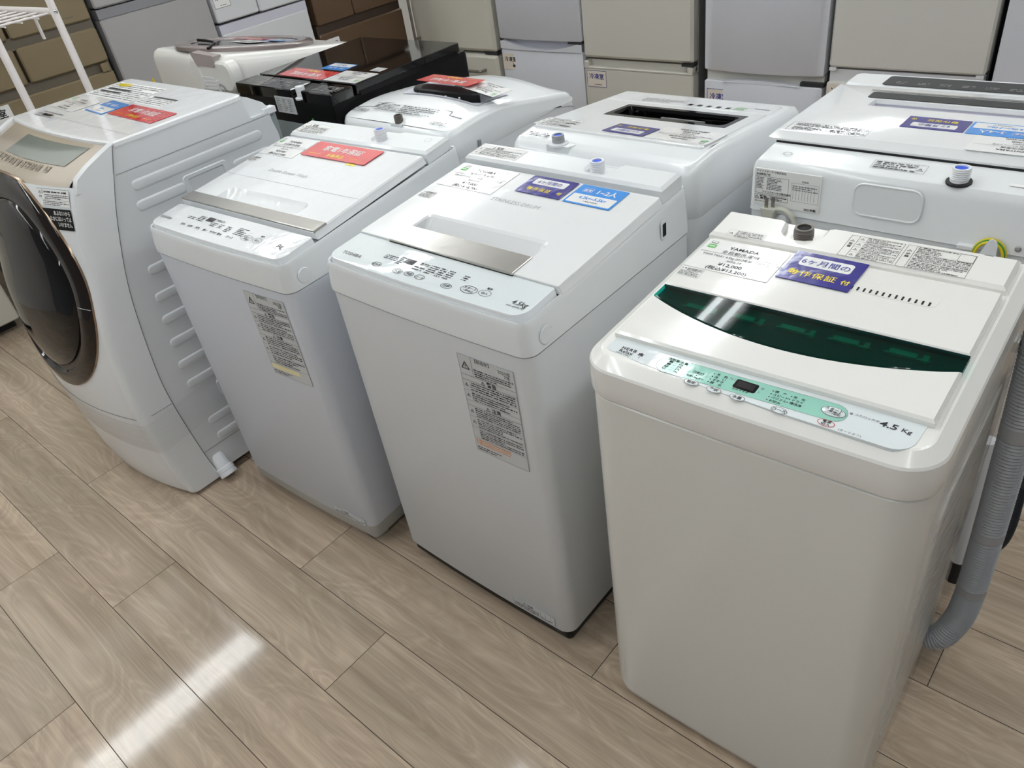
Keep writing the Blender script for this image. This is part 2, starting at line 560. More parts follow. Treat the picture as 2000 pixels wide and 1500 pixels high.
def tri(mb, x, y, s, m, X=None, z=0.0004):
    """warning triangle outline with exclamation mark"""
    def t(k): return [(x - s * k, y - s * 0.5 * k), (x + s * k, y - s * 0.5 * k), (x, y + s * 1.2 * k)]
    o, i = t(1.0), t(0.68)
    mb.add([(p[0], p[1], z) for p in o + i], [(0, 1, 4, 3), (1, 2, 5, 4), (2, 0, 3, 5)], m, X)
    mb.rect(x - s * .07, y - s * .02, x + s * .07, y + s * .55, m, X, z)
    mb.rect(x - s * .07, y - s * .25, x + s * .07, y - s * .12, m, X, z)

def empty(name, loc, label, cat, group=None, rz=0.0):
    o = bpy.data.objects.new(name, None)
    COL.objects.link(o)
    o.location = loc
    o.rotation_euler = (0, 0, rz)
    o.empty_display_size = 0.1
    tag(o, label, cat, group)
    return o
def tag(o, label, cat, group=None):
    o['label'] = label
    o['category'] = cat
    if group: o['group'] = group
    return o
def part_label(o, s):
    o['label'] = s
    return o

def smooth_path(pts, n=6):
    P_ = [Vector(p) for p in pts]
    out = []
    for i in range(len(P_) - 1):
        p0, p1, p2, p3 = P_[max(i - 1, 0)], P_[i], P_[i + 1], P_[min(i + 2, len(P_) - 1)]
        for k in range(n):
            t = k / n
            out.append(0.5 * ((2 * p1) + (-p0 + p2) * t + (2 * p0 - 5 * p1 + 4 * p2 - p3) * t * t + (-p0 + 3 * p1 - 3 * p2 + p3) * t ** 3))
    out.append(P_[-1])
    return out

def corrugated(mb, pts, r, m, pitch=0.0068, depth=0.003, n=18, collars=()):
    path = smooth_path(pts, 24)
    cum = [0.0]
    for a, b in zip(path, path[1:]):
        cum.append(cum[-1] + (b - a).length)
    L = cum[-1]
    q, rad, k = [], [], 0
    steps = int(L / (pitch / 2))
    for i in range(steps + 1):
        s_ = L * i / steps
        while k < len(cum) - 2 and cum[k + 1] < s_:
            k += 1
        t = (s_ - cum[k]) / max(cum[k + 1] - cum[k], 1e-9)
        q.append(path[k].lerp(path[k + 1], t))
        c = any(abs(s_ - a) < 0.011 for a in collars)
        rad.append(r if c else (r if i % 2 else r - depth))
    mb.tube(q, r, m, n=n, radii=rad)

# ------------------------------------------------------------------ setting
def structure(mb, name):
    o = mb.build(name)
    o['kind'] = 'structure'
    return o

def make_floor():
    x0, x1, y0, y1, ph = -4.5, 3.2, -2.6, 6.4, 0.1845
    vs, fs, mi, col = [], [], [], []
    def q(a, b, c, d, z, m, cc):
        k = len(vs)
        vs.extend([(a, b, z), (c, b, z), (c, d, z), (a, d, z)])
        fs.append((k, k + 1, k + 2, k + 3)); mi.append(m); col.append(cc)
    q(x0, y0, x1, y1, -0.0012, 1, (0, 0, 0, 1))
    known = {-1: -1.572, 0: -2.103, 1: -1.763, 2: -1.101, 3: -1.440, 4: -0.638}
    rnd = random.Random(3)
    k0 = int((y0 + 0.0352) / ph) - 1
    g = 0.0009
    for k in range(k0, 38):
        ya, yb = -0.0352 + ph * k, -0.0352 + ph * (k + 1)
        ya, yb = max(ya, y0), min(yb, y1)
        if yb - ya < 0.01: continue
        s = known.get(k, rnd.uniform(-1.2, 0))
        while s > x0: s -= 1.22
        while s < x1:
            a, b = max(s, x0), min(s + 1.22, x1)
            if b - a > 0.01:
                q(a + g, ya + g, b - g, yb - g, 0.0, 0, (rnd.random(), rnd.random(), rnd.random(), 1))
            s += 1.22
    me = bpy.data.meshes.new('floor')
    me.from_pydata(vs, [], fs)
    me.materials.append(M['floor']); me.materials.append(M['joint'])
    me.polygons.foreach_set('material_index', mi)
    at = me.color_attributes.new('plank', 'FLOAT_COLOR', 'CORNER')
    for p, c in zip(me.polygons, col):
        for li in p.loop_indices:
            at.data[li].color = c
    o = bpy.data.objects.new('floor', me)
    COL.objects.link(o)
    o['kind'] = 'structure'
make_floor()

CEIL = 2.8
b = MB(); b.box((-4.5, -2.6, CEIL), (3.2, 6.4, CEIL + 0.06), 'ceiling'); structure(b, 'ceiling')
b = MB(); b.box((-4.56, -2.6, 0), (-4.5, 6.4, CEIL), 'wall'); structure(b, 'wall_left')
b = MB(); b.box((-4.5, 6.4, 0), (3.2, 6.46, CEIL), 'wall'); structure(b, 'wall_back')

# ceiling lamps: twin-tube battens in three rows running along Y
def lamp_proto():
    t = empty('ceiling_lamp', (0, 0, 0), '', 'lamp')
    h = MB()
    h.prism([(-0.11, -0.62), (0.11, -0.62), (0.11, 0.62), (-0.11, 0.62)], -0.045, 0.0, 'lamp_white')
    h.build('housing', t)
    for sx in (-0.06, 0.06):
        k = MB()
        k.cyl(0.016, 0.016, -0.606, 0.606, 'tube', X=T((sx, 0, -0.066)) @ ROT(pi / 2, 'X'), n=8)
        k.build('tube', t)
        for e in (-0.612, 0.612):
            s = MB(); s.box((sx - 0.018, e - 0.006, -0.088), (sx + 0.018, e + 0.006, -0.045), 'lamp_white'); s.build('socket', t)
    return t
def copy_tree(o, parent=None):
    c = o.copy()
    COL.objects.link(c)
    if parent is not None: c.parent = parent
    for ch in list(o.children):
        copy_tree(ch, c)
    return c
_l = lamp_proto()
_first = True
for rx, rn, j0 in ((-3.87, 'above the left fridges', 0), (-1.72, 'above the middle of the washers', 0), (0.5, 'above the right of the aisle', 0)):
    for j in range(j0, 7):
        o = _l if _first else copy_tree(_l)
        _first = False
        o.location = (rx, -2.17 + 1.25 * j, CEIL)
        o['label'] = 'white twin-tube fluorescent ceiling lamp ' + rn
        o['group'] = 'ceiling lamps in the row ' + rn

# ------------------------------------------------------------------ fridges
def fr_door(root, x0, x1, z0, z1, m, r=0.012, bow=0.0, y=0.0, th=0.05, name='door', ch=0.006):
    b = MB()
    X = T((0, y, 0)) @ ROT(pi / 2, 'X')      # plate xy -> world xz, +z -> -y
    if bow:
        rr = []
        hw = (x1 - x0) / 2
        n = 14
        def prof(z, ins):
            p = [(x0 + ins + (x1 - x0 - 2 * ins) * i / n, -bow * (1 - ((x0 + (x1 - x0) * i / n - x0 - hw) / hw) ** 2) + ins * .6, z) for i in range(n + 1)]
            return p + [(x1 - ins, th, z), (x0 + ins, th, z)]
        rings = [prof(z0, ch), prof(z0 + ch, 0), prof(z1 - ch, 0), prof(z1, ch)]
        b.loft(rings, m, T((0, y, 0)), True, True, strips=False)
    else:
        b.plate(x0, x1, z0, z1, -th, 0, m, r, ch, X)
    return b.build(name, root)

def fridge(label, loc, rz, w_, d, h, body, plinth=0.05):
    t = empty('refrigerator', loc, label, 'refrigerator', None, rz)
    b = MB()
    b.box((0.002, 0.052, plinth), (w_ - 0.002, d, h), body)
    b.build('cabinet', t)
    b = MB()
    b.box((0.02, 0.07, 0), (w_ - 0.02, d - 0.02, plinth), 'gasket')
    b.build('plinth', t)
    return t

def sign(root, x0, x1, z0, z1, paper, ink, border=None, y=-0.0008, body='冷凍室', size=None, icon=True, foot=False):
    b = MB()
    X = T((0, y, 0)) @ ROT(pi / 2, 'X')
    b.plate(x0, x1, z0, z1, -0.0006, 0, paper, 0.004, 0.0002, X)
    if border: b.frame(x0, z0, x1, z1, 0.0022, border, X, 0.0003)
    sz = size or (x1 - x0) * 0.25
    b.text(body, (x0 + x1) / 2, z0 + (z1 - z0) * 0.52, sz, ink, X, 'CENTER', bold=0.02, z=0.0004, space=1.05)
    if icon:      # pointing hand
        cx, cz, s = x1 - (x1 - x0) * .3, z0 + (z1 - z0) * .24, (x1 - x0) * .07
        b.flat([(cx - s, cz - s), (cx + s * .8, cz - s), (cx + s, cz + s * .6), (cx, cz + s), (cx - s, cz + s * .5)], ink, X, 0.0004)
        b.rect(cx - s * .9, cz, cx - s * .4, cz + s * 2, ink, X, 0.0004)
        b.rect(cx - s * 1.7, cz - s * .6, cx - s * .9, cz - s * .1, ink, X, 0.0004)
    if foot:
        b.fine(x0 + (x1 - x0) * .35, z0 + (z1 - z0) * .12, x0 + (x1 - x0) * .75, z0 + (z1 - z0) * .2, 1, 'ink', X)
    o = b.build('sign', root)
    return o

XL = -3.6
LW = pi / 2
# gold multi-drawer fridge by the rack
f = fridge('gold-beige multi-drawer refrigerator behind the white wire rack', (XL, 0.80, 0), LW, 0.66, 0.68, 1.83, 'gold_dark')
gx = 0.32
fr_door(f, 0.004, gx - 0.006, 1.068, 1.60, 'gold_door', name='drawer')
dd = fr_door(f, gx + 0.006, 0.656, 1.068, 1.60, 'gold_door', name='drawer')
k = MB(); X = ROT(pi / 2, 'X')
k.fine(0.50, 1.089, 0.60, 1.096, 1, 'gold_dark', X, 0.0005, seed=5); k.build('print', dd)
fr_door(f, 0.004, gx - 0.006, 0.905, 1.036, 'gold_door', name='drawer')
fr_door(f, gx + 0.006, 0.656, 0.905, 1.036, 'gold_door', name='drawer')
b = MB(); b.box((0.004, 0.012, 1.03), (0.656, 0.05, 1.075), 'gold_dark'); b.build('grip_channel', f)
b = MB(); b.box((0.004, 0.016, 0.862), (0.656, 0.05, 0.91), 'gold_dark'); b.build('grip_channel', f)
dd = fr_door(f, 0.004, 0.656, 0.42, 0.868, 'gold_door', name='drawer')
sign(dd, 0.06, 0.206, 0.775, 0.862, 'paper', 'ink', icon=False, size=0.036)
b = MB(); b.box((0.61, -0.004, 0.868), (0.642, 0.05, 0.902), 'gold_door'); b.build('drawer_stop', f)
fr_door(f, 0.004, 0.656, 0.06, 0.412, 'gold_door', name='drawer')
# grey
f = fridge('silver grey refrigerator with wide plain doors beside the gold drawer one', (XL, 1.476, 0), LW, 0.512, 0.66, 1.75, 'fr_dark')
fr_door(f, 0.006, 0.508, 1.096, 1.72, 'grey_door')
b = MB(); b.box((0.006, 0.0, 1.056), (0.508, 0.05, 1.092), 'grey_trim'); b.build('grip_band', f)
fr_door(f, 0.006, 0.508, 0.06, 1.056, 'grey_door')
# white
f = fridge('white refrigerator with split upper drawers between grey and dark brown ones', (XL, 1.998, 0), LW, 0.512, 0.66, 1.78, 'fr_dark')
d1 = fr_door(f, 0.004, 0.236, 0.915, 1.30, 'fr_white', name='drawer')
sign(d1, 0.012, 0.098, 0.975, 1.04, 'paper', 'navy_ink', 'grey_ink', icon=False, foot=True)
fr_door(f, 0.242, 0.508, 0.912, 1.30, 'fr_white', name='drawer')
fr_door(f, 0.004, 0.508, 1.31, 1.76, 'fr_white')
b = MB(); b.box((0.004, 0.004, 0.86), (0.508, 0.05, 0.905), 'fr_violet'); b.build('grip_band', f)
fr_door(f, 0.004, 0.508, 0.06, 0.866, 'fr_white')
# dark brown
f = fridge('dark brown refrigerator with wide drawers in the far corner', (XL, 2.525, 0), LW, 0.60, 0.66, 1.80, 'brown_dark')
fr_door(f, 0.018, 0.266, 0.77, 1.30, 'brown_door', name='drawer')
fr_door(f, 0.272, 0.60, 0.77, 1.30, 'brown_door', name='drawer')
fr_door(f, 0.018, 0.60, 1.31, 1.78, 'brown_door')
b = MB(); b.box((0.01, 0.014, 0.725), (0.595, 0.05, 0.772), 'brown_dark'); b.build('grip_channel', f)
dd = fr_door(f, 0.014, 0.60, 0.06, 0.73, 'brown_door', name='drawer')
sign(dd, 0.036, 0.128, 0.63, 0.70, 'paper', 'navy_ink', icon=False)
# a cream one further along the left side (only its foot shows)
f = fridge('cream refrigerator at the left edge, only its foot showing', (XL - 0.04, 0.06, 0), LW, 0.6, 0.62, 1.7, 'fr_side')
fr_door(f, 0.004, 0.596, 0.05, 0.6, 'fr_cream')
fr_door(f, 0.004, 0.596, 0.61, 1.68, 'fr_cream')

YB = 3.15
def hbar(root, pts, r=0.008):
    b = MB(); b.tube(smooth_path(pts, 6), r, 'steel_handle', n=10); return b.build('handle', root)
f = fridge('cream refrigerator with thin steel bar handles in the back corner', (-3.565, YB, 0), 0, 0.61, 0.62, 1.72, 'fr_side')
d1 = fr_door(f, 0.002, 0.608, 0.512, 1.70, 'fr_cream', r=0.012, ch=0.016)
hbar(d1, [(0.043, 0.0, 1.3), (0.043, -0.035, 1.29), (0.043, -0.04, 1.2), (0.043, -0.04, 0.9), (0.043, -0.04, 0.6), (0.043, -0.036, 0.572), (0.043, 0.0, 0.566)])
d1 = fr_door(f, 0.002, 0.608, 0.06, 0.497, 'fr_cream', r=0.012, ch=0.016)
hbar(d1, [(0.08, 0.0, 0.42), (0.084, -0.034, 0.42), (0.12, -0.04, 0.42), (0.45, -0.04, 0.42), (0.505, -0.04, 0.42), (0.515, -0.034, 0.42), (0.518, 0.0, 0.42)])
b = MB(); b.box((0.52, 0.01, 0.497), (0.61, 0.04, 0.511), 'gasket'); b.build('hinge', f)

f = fridge('cool white two-door refrigerator with smile-shaped grip, behind the domed washer', (-2.912, YB, 0), 0, 0.527, 0.58, 1.3, 'fr_cool')
fr_door(f, 0.001, 0.526, 0.587, 1.28, 'fr_cool', bow=0.012)
d1 = fr_door(f, 0.001, 0.526, 0.06, 0.536, 'fr_cool', bow=0.012)
sign(d1, 0.008, 0.113, 0.436, 0.516, 'sign_cream', 'ink', y=-0.0065)
b = MB()   # scooped grip rail: upper edge straight, lower lip curved
n = 16
front, dip = [], []
xs = [0.001 + 0.525 * i / n for i in range(n + 1)]
for x in xs:
    k_ = (x - 0.2635) / 0.2625
    bo = -0.012 * (1 - k_ ** 2)
    top = 0.574 if abs(x - 0.27) > 0.22 else 0.574 - 0.03 * (1 - ((x - 0.27) / 0.22) ** 2)
    front.append((x, bo - 0.004, 0.538)); dip.append((x, bo - 0.004, top))
back = [(x, 0.035, 0.574 if abs(p[2] - 0.574) < 1e-6 else p[2] - 0.004) for x, p in zip(xs, dip)]
vs = front + dip + back
m_ = n + 1
b.add(vs, [(i, i + 1, m_ + i + 1, m_ + i) for i in range(n)] + [(m_ + i, m_ + i + 1, 2 * m_ + i + 1, 2 * m_ + i) for i in range(n)], 'fr_cool')
b.box((0.001, 0.035, 0.536), (0.526, 0.052, 0.58), 'fr_violet')
b.build('grip', f)
b = MB(); b.box((0.44, 0.0, 0.5755), (0.526, 0.04, 0.586), 'gasket'); b.build('hinge', f)

f = fridge('cream two-door refrigerator with ledge grip and blue-bordered sign', (-2.382, YB, 0), 0, 0.597, 0.6, 1.3, 'fr_side')
fr_door(f, 0.0, 0.594, 0.518, 1.28, 'fr_cream2', ch=0.012)
d1 = fr_door(f, 0.0, 0.594, 0.06, 0.470, 'fr_cream2', ch=0.006)
sign(d1, 0.014, 0.128, 0.382, 0.460, 'sign_cream', 'navy_ink', 'navy_ink', icon=False, foot=True)
b = MB()
b.box((0.0, 0.03, 0.47), (0.594, 0.052, 0.505), 'fr_cream2')
b.plate(0.0, 0.594, 0.468, 0.478, -0.04, 0.002, 'fr_cream2', 0.004, 0.003, ROT(pi / 2, 'X'))
for a in (0.0, 0.566):
    b.plate(a, a + 0.028, 0.472, 0.503, -0.04, 0.002, 'fr_cream2', 0.006, 0.004, ROT(pi / 2, 'X'))
b.build('grip', f)
b = MB(); b.box((0.54, -0.002, 0.5055), (0.598, 0.04, 0.5165), 'gasket'); b.build('hinge', f)

f = fridge('bluish white two-door refrigerator with dark side, x', (-1.727, YB, 0), 0, 0.53, 0.58, 1.3, 'fr_dark')  # dark cabinet side behind the bluish white doors
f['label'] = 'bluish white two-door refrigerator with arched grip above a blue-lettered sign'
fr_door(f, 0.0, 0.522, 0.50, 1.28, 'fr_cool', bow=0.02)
b = MB(); b.box((0.002, 0.02, 0.455), (0.52, 0.052, 0.50), 'fr_ivory'); b.build('grip_band', f)
d1 = fr_door(f, 0.0, 0.522, 0.06, 0.458, 'fr_cool', bow=0.016)
b = MB()
for i in range(10):
    a, c = -0.17 + 0.034 * i, -0.17 + 0.034 * (i + 1)
    h = lambda u: 0.4585 + 0.012 * (1 - (u / 0.17) ** 2)
    b.add([(0.261 + a, -0.014, 0.4575), (0.261 + c, -0.014, 0.4575), (0.261 + c, -0.012, h(c)), (0.261 + a, -0.012, h(a)),
           (0.261 + a, 0.02, 0.4575), (0.261 + c, 0.02, 0.4575), (0.261 + c, 0.02, h(c)), (0.261 + a, 0.02, h(a))],
          [(0, 1, 2, 3), (3, 2, 6, 7), (5, 4, 7, 6)], 'fr_cool')
b.build('grip', d1)
sign(d1, 0.016, 0.13, 0.335, 0.424, 'sign_cream', 'navy_ink', 'navy_ink', y=-0.009, icon=False)
b = MB(); b.box((0.43, 0.0, 0.459), (0.526, 0.04, 0.474), 'gasket'); b.build('hinge', f)

f = fridge('ivory two-door refrigerator with wide upper door behind the right rear washer', (-1.188, YB, 0), 0, 0.556, 0.6, 1.3, 'fr_dark')
fr_door(f, 0.0, 0.552, 0.540, 1.28, 'fr_ivory', ch=0.008)
d1 = fr_door(f, 0.0, 0.552, 0.06, 0.486, 'fr_ivory', bow=0.006)
sign(d1, 0.006, 0.12, 0.40, 0.48, 'sign_cream', 'ink', y=-0.004, icon=False)
b = MB()
b.box((0.004, 0.012, 0.486), (0.548, 0.05, 0.532), 'fr_white')
b.box((0.13, -0.002, 0.490), (0.41, 0.02, 0.512), 'fr_violet')
b.build('grip_band', f)
for a in (0.0, 0.52):
    b = MB(); b.prism([(a + 0.004, 0.0), (a + 0.03, 0.0), (a + 0.024, 0.04), (a + 0.004, 0.04)], 0.528, 0.54, 'fr_white'); b.build('hinge', f)

f = fridge('pale grey refrigerator at the right edge of the back row', (-0.612, YB, 0), 0, 0.6, 0.6, 1.5, 'fr_dark')
fr_door(f, 0.0, 0.596, 0.06, 0.42, 'fr_cool')
fr_door(f, 0.0, 0.596, 0.43, 1.48, 'fr_cool')

# ------------------------------------------------------------------ washing machines: shared pieces
def feet(root, w_, d, m='rubber', z=0.05, r=0.022, inset=0.05):
    for x in (inset, w_ - inset):
        for y in (inset, d - inset):
            b = MB(root_off(root))
            b.lathe([(r, 0), (r, 0.012), (r * .9, 0.016), (r * .8, z + 0.01)], m, T((x, y, 0)), n=20)
            b.build('foot', root)
_off = {}
def root_off(root):
    return _off[root.name]
def washer(label, x, y, w_, d, rz=0.0, name='washing_machine', cat='washing machine'):
    """Empty under the middle of the base; geometry is given from the near left corner"""
    c = Matrix.Translation((x, y, 0)) @ ROT(rz, 'Z') @ Vector((w_ / 2, d / 2, 0))
    t = empty(name, c, label, cat, None, rz)
    _off[t.name] = T((-w_ / 2, -d / 2, 0))
    return t
def mb(root, X=None):
    return MB(root_off(root) @ X if X is not None else root_off(root))

def inlet(root, X, m, r=0.0155, h=0.03, plug=None, flange=True):
    b = mb(root, X)
    if flange:
        b.lathe([(r * 1.55, -0.002), (r * 1.55, 0.003), (r * 1.1, 0.005)], 'white_inlet' if m != 'brown_inlet' else m, n=24)
    prof = [(r * 0.98, 0.0)]
    z = 0.006
    while z < h - 0.004:
        prof += [(r * 0.96, z), (r * 1.05, z + 0.0012), (r * 0.96, z + 0.0024)]
        z += 0.0036
    prof += [(r, h - 0.003), (r * 0.96, h), (r * 0.72, h), (r * 0.68, h - 0.008)]
    b.lathe(prof, m, n=24, c1=False)
    b.cyl(r * 0.74, r * 0.74, h - 0.009, h - 0.0025, plug or 'dark', n=20)
    return b.build('water_inlet', root)

def barcode(b, X, x0, y0, x1, y1, m='ink', seed=2):
    rnd = random.Random(seed)
    x = x0
    while x < x1:
        w_ = rnd.choice((0.0005, 0.0008, 0.0013))
        b.rect(x, y0, min(x + w_, x1), y1, m, X, 0.0004)
        x += w_ + rnd.choice((0.0006, 0.001))

def warn_block(b, X, x0, y0, x1, y1, head=None, rows=5, cells=2, seed=1, m='ink', border=True, t=0.0006):
    """a caution box: frame, optional heading, triangles and rows of print"""
    if border: b.frame(x0, y0, x1, y1, t, m, X, 0.0003)
    h = y1 - y0
    top = y1
    if head:
        hh = min(0.014, h * 0.26)
        tri(b, (x0 + x1) / 2 - hh * 2.2, y1 - hh * 0.72, hh * 0.36, m, X)
        b.text(head, (x0 + x1) / 2 - hh * 1.5, y1 - hh * 0.9, hh * 0.85, m, X, bold=0.02)
        top = y1 - hh
        b.rect(x0, top - t, x1, top, m, X, 0.0003)
    ch = (top - y0) / cells
    for i in range(cells):
        c1, c0 = top - ch * i, top - ch * (i + 1)
        tri(b, x0 + (x1 - x0) * .07, (c0 + c1) / 2, min(ch * .22, (x1 - x0) * .045), m, X)
        b.fine(x0 + (x1 - x0) * .15, c0 + ch * .08, x1 - (x1 - x0) * .04, c1 - ch * .08, rows, m, X, seed=seed * 10 + i)
        if i: b.rect(x0, c1 - t / 2, x1, c1 + t / 2, m, X, 0.0003)

def plane_frame(z0, y0, slope):
    """local XY plane rising with depth: origin (0, y0, z0)"""
    return T((0, y0, z0)) @ ROT(math.atan(slope), 'X')

FRONT = ROT(pi / 2, 'X')     # local xy plate -> upright, facing -Y

# ------------------------------------------------------------------ the two grey-trimmed front washers
def bow_frame(x0, x1, w_):
    ys = lambda x: .003 - .006 * (1 - ((x - w_ / 2) / (w_ / 2 - .003)) ** 2)
    a = math.atan((ys(x1) - ys(x0)) / (x1 - x0))
    return T((x0, ys(x0) - .0012, 0)) @ ROT(a, 'Z') @ T((-x0, 0, 0)) @ FRONT
def long_label(root, x0, x1, z0, z1, y, tape):
    b = mb(root, bow_frame(x0, x1, .529))
    X = None
    b.plate(x0, x1, z0, z1, -0.0005, 0.0004, 'label_grey', 0.001, 0.0002)
    b.frame(x0, z0, x1, z1, 0.0005, 'ink', X, 0.0007)
    W_, H_ = x1 - x0, z1 - z0
    zt = z1 - H_ * .19
    tri(b, x0 + W_ * .12, z1 - H_ * .11, W_ * .08, 'ink', X, 0.0008)
    b.rect(x0 + W_ * .24, zt, x0 + W_ * .244, z1, 'ink', X, 0.0007)
    b.text('2021年', x0 + W_ * .72, z1 - H_ * .06, W_ * .075, 'ink', X, z=0.0008)
    b.text('7年', x0 + W_ * .82, z1 - H_ * .095, W_ * .075, 'ink', X, z=0.0008)
    b.text('【製造年】', x0 + W_ * .27, z1 - H_ * .04, W_ * .07, 'ink', X, z=0.0008)
    b.fine(x0 + W_ * .27, zt + H_ * .005, x0 + W_ * .97, z1 - H_ * .105, 4, 'ink', X, 0.0008, seed=3)
    b.rect(x0, zt - .0006, x1, zt, 'ink', X, 0.0007)
    zz = zt
    for head, frac, sd in (('警告', .26, 4), ('注意', .40, 5)):
        hh = H_ * .052
        tri(b, x0 + W_ * .40, zz - hh * .72, hh * .42, 'ink', X, 0.0008)
        b.text(head, x0 + W_ * .47, zz - hh * .9, hh * .95, 'ink', X, bold=.02, z=0.0008)
        b.rect(x0, zz - hh - .0006, x1, zz - hh, 'ink', X, 0.0007)
        z2 = zz - H_ * frac
        nb = 2 if head == '警告' else 3
        ch = (zz - hh - z2) / nb
        for i in range(nb):
            c1 = zz - hh - ch * i
            if i < 2: tri(b, x0 + W_ * .07, c1 - ch * .55, W_ * .035, 'ink', X, 0.0008)
            b.fine(x0 + W_ * .14, c1 - ch * .95, x1 - W_ * .04, c1 - ch * .08, max(3, int(ch / .0052)), 'ink', X, 0.0008, seed=sd + i)
            b.rect(x0, c1 - ch - .0004, x1, c1 - ch, 'ink', X, 0.0007)
        zz = z2
    if tape == 'cream_tape':
        b.rect(x0 + W_ * .01, z0 + H_ * .075, x0 + W_ * .74, z0 + H_ * .13, tape, X, 0.0009)
    else:
        b.fine(x0 + W_ * .03, z0 + H_ * .075, x0 + W_ * .7, z0 + H_ * .14, 3, tape, X, 0.0008, seed=9)
    b.fine(x0 + W_ * .03, z0 + H_ * .015, x0 + W_ * .5, z0 + H_ * .06, 2, 'ink', X, 0.0008, seed=8)
    b.build('caution_label', root)

def foot_label(root, x0, x1, z0, z1, y, m='ink'):
    b = mb(root, bow_frame(x0, x1, .529))
    b.plate(x0, x1, z0, z1, -0.0005, 0.0004, 'label_grey', 0.001, 0.0002)
    b.frame(x0, z0, x1, z1, 0.0005, m, None, 0.0007)
    W_ = x1 - x0
    tri(b, x0 + W_ * .28, z1 - .007, .0045, m, None, 0.0008)
    b.text('注意', x0 + W_ * .34, z1 - .0095, .009, m, None, z=0.0008, bold=.02)
    b.fine(x0 + W_ * .03, z0 + .003, x0 + W_ * .62, z1 - .011, 2, m, None, 0.0008, seed=4)
    for i in (.66, .78, .90): b.rect(x0 + W_ * i, z0 + .008, x0 + W_ * i + .0006, z1 - .002, m, None, 0.0008)
    b.tube([(x0 + W_ * .66, z0 + .008, .0008), (x0 + W_ * .78, z0 + .004, .0008), (x0 + W_ * .95, z0 + .009, .0008)], .0005, m, n=4)
    b.build('caution_label', root)

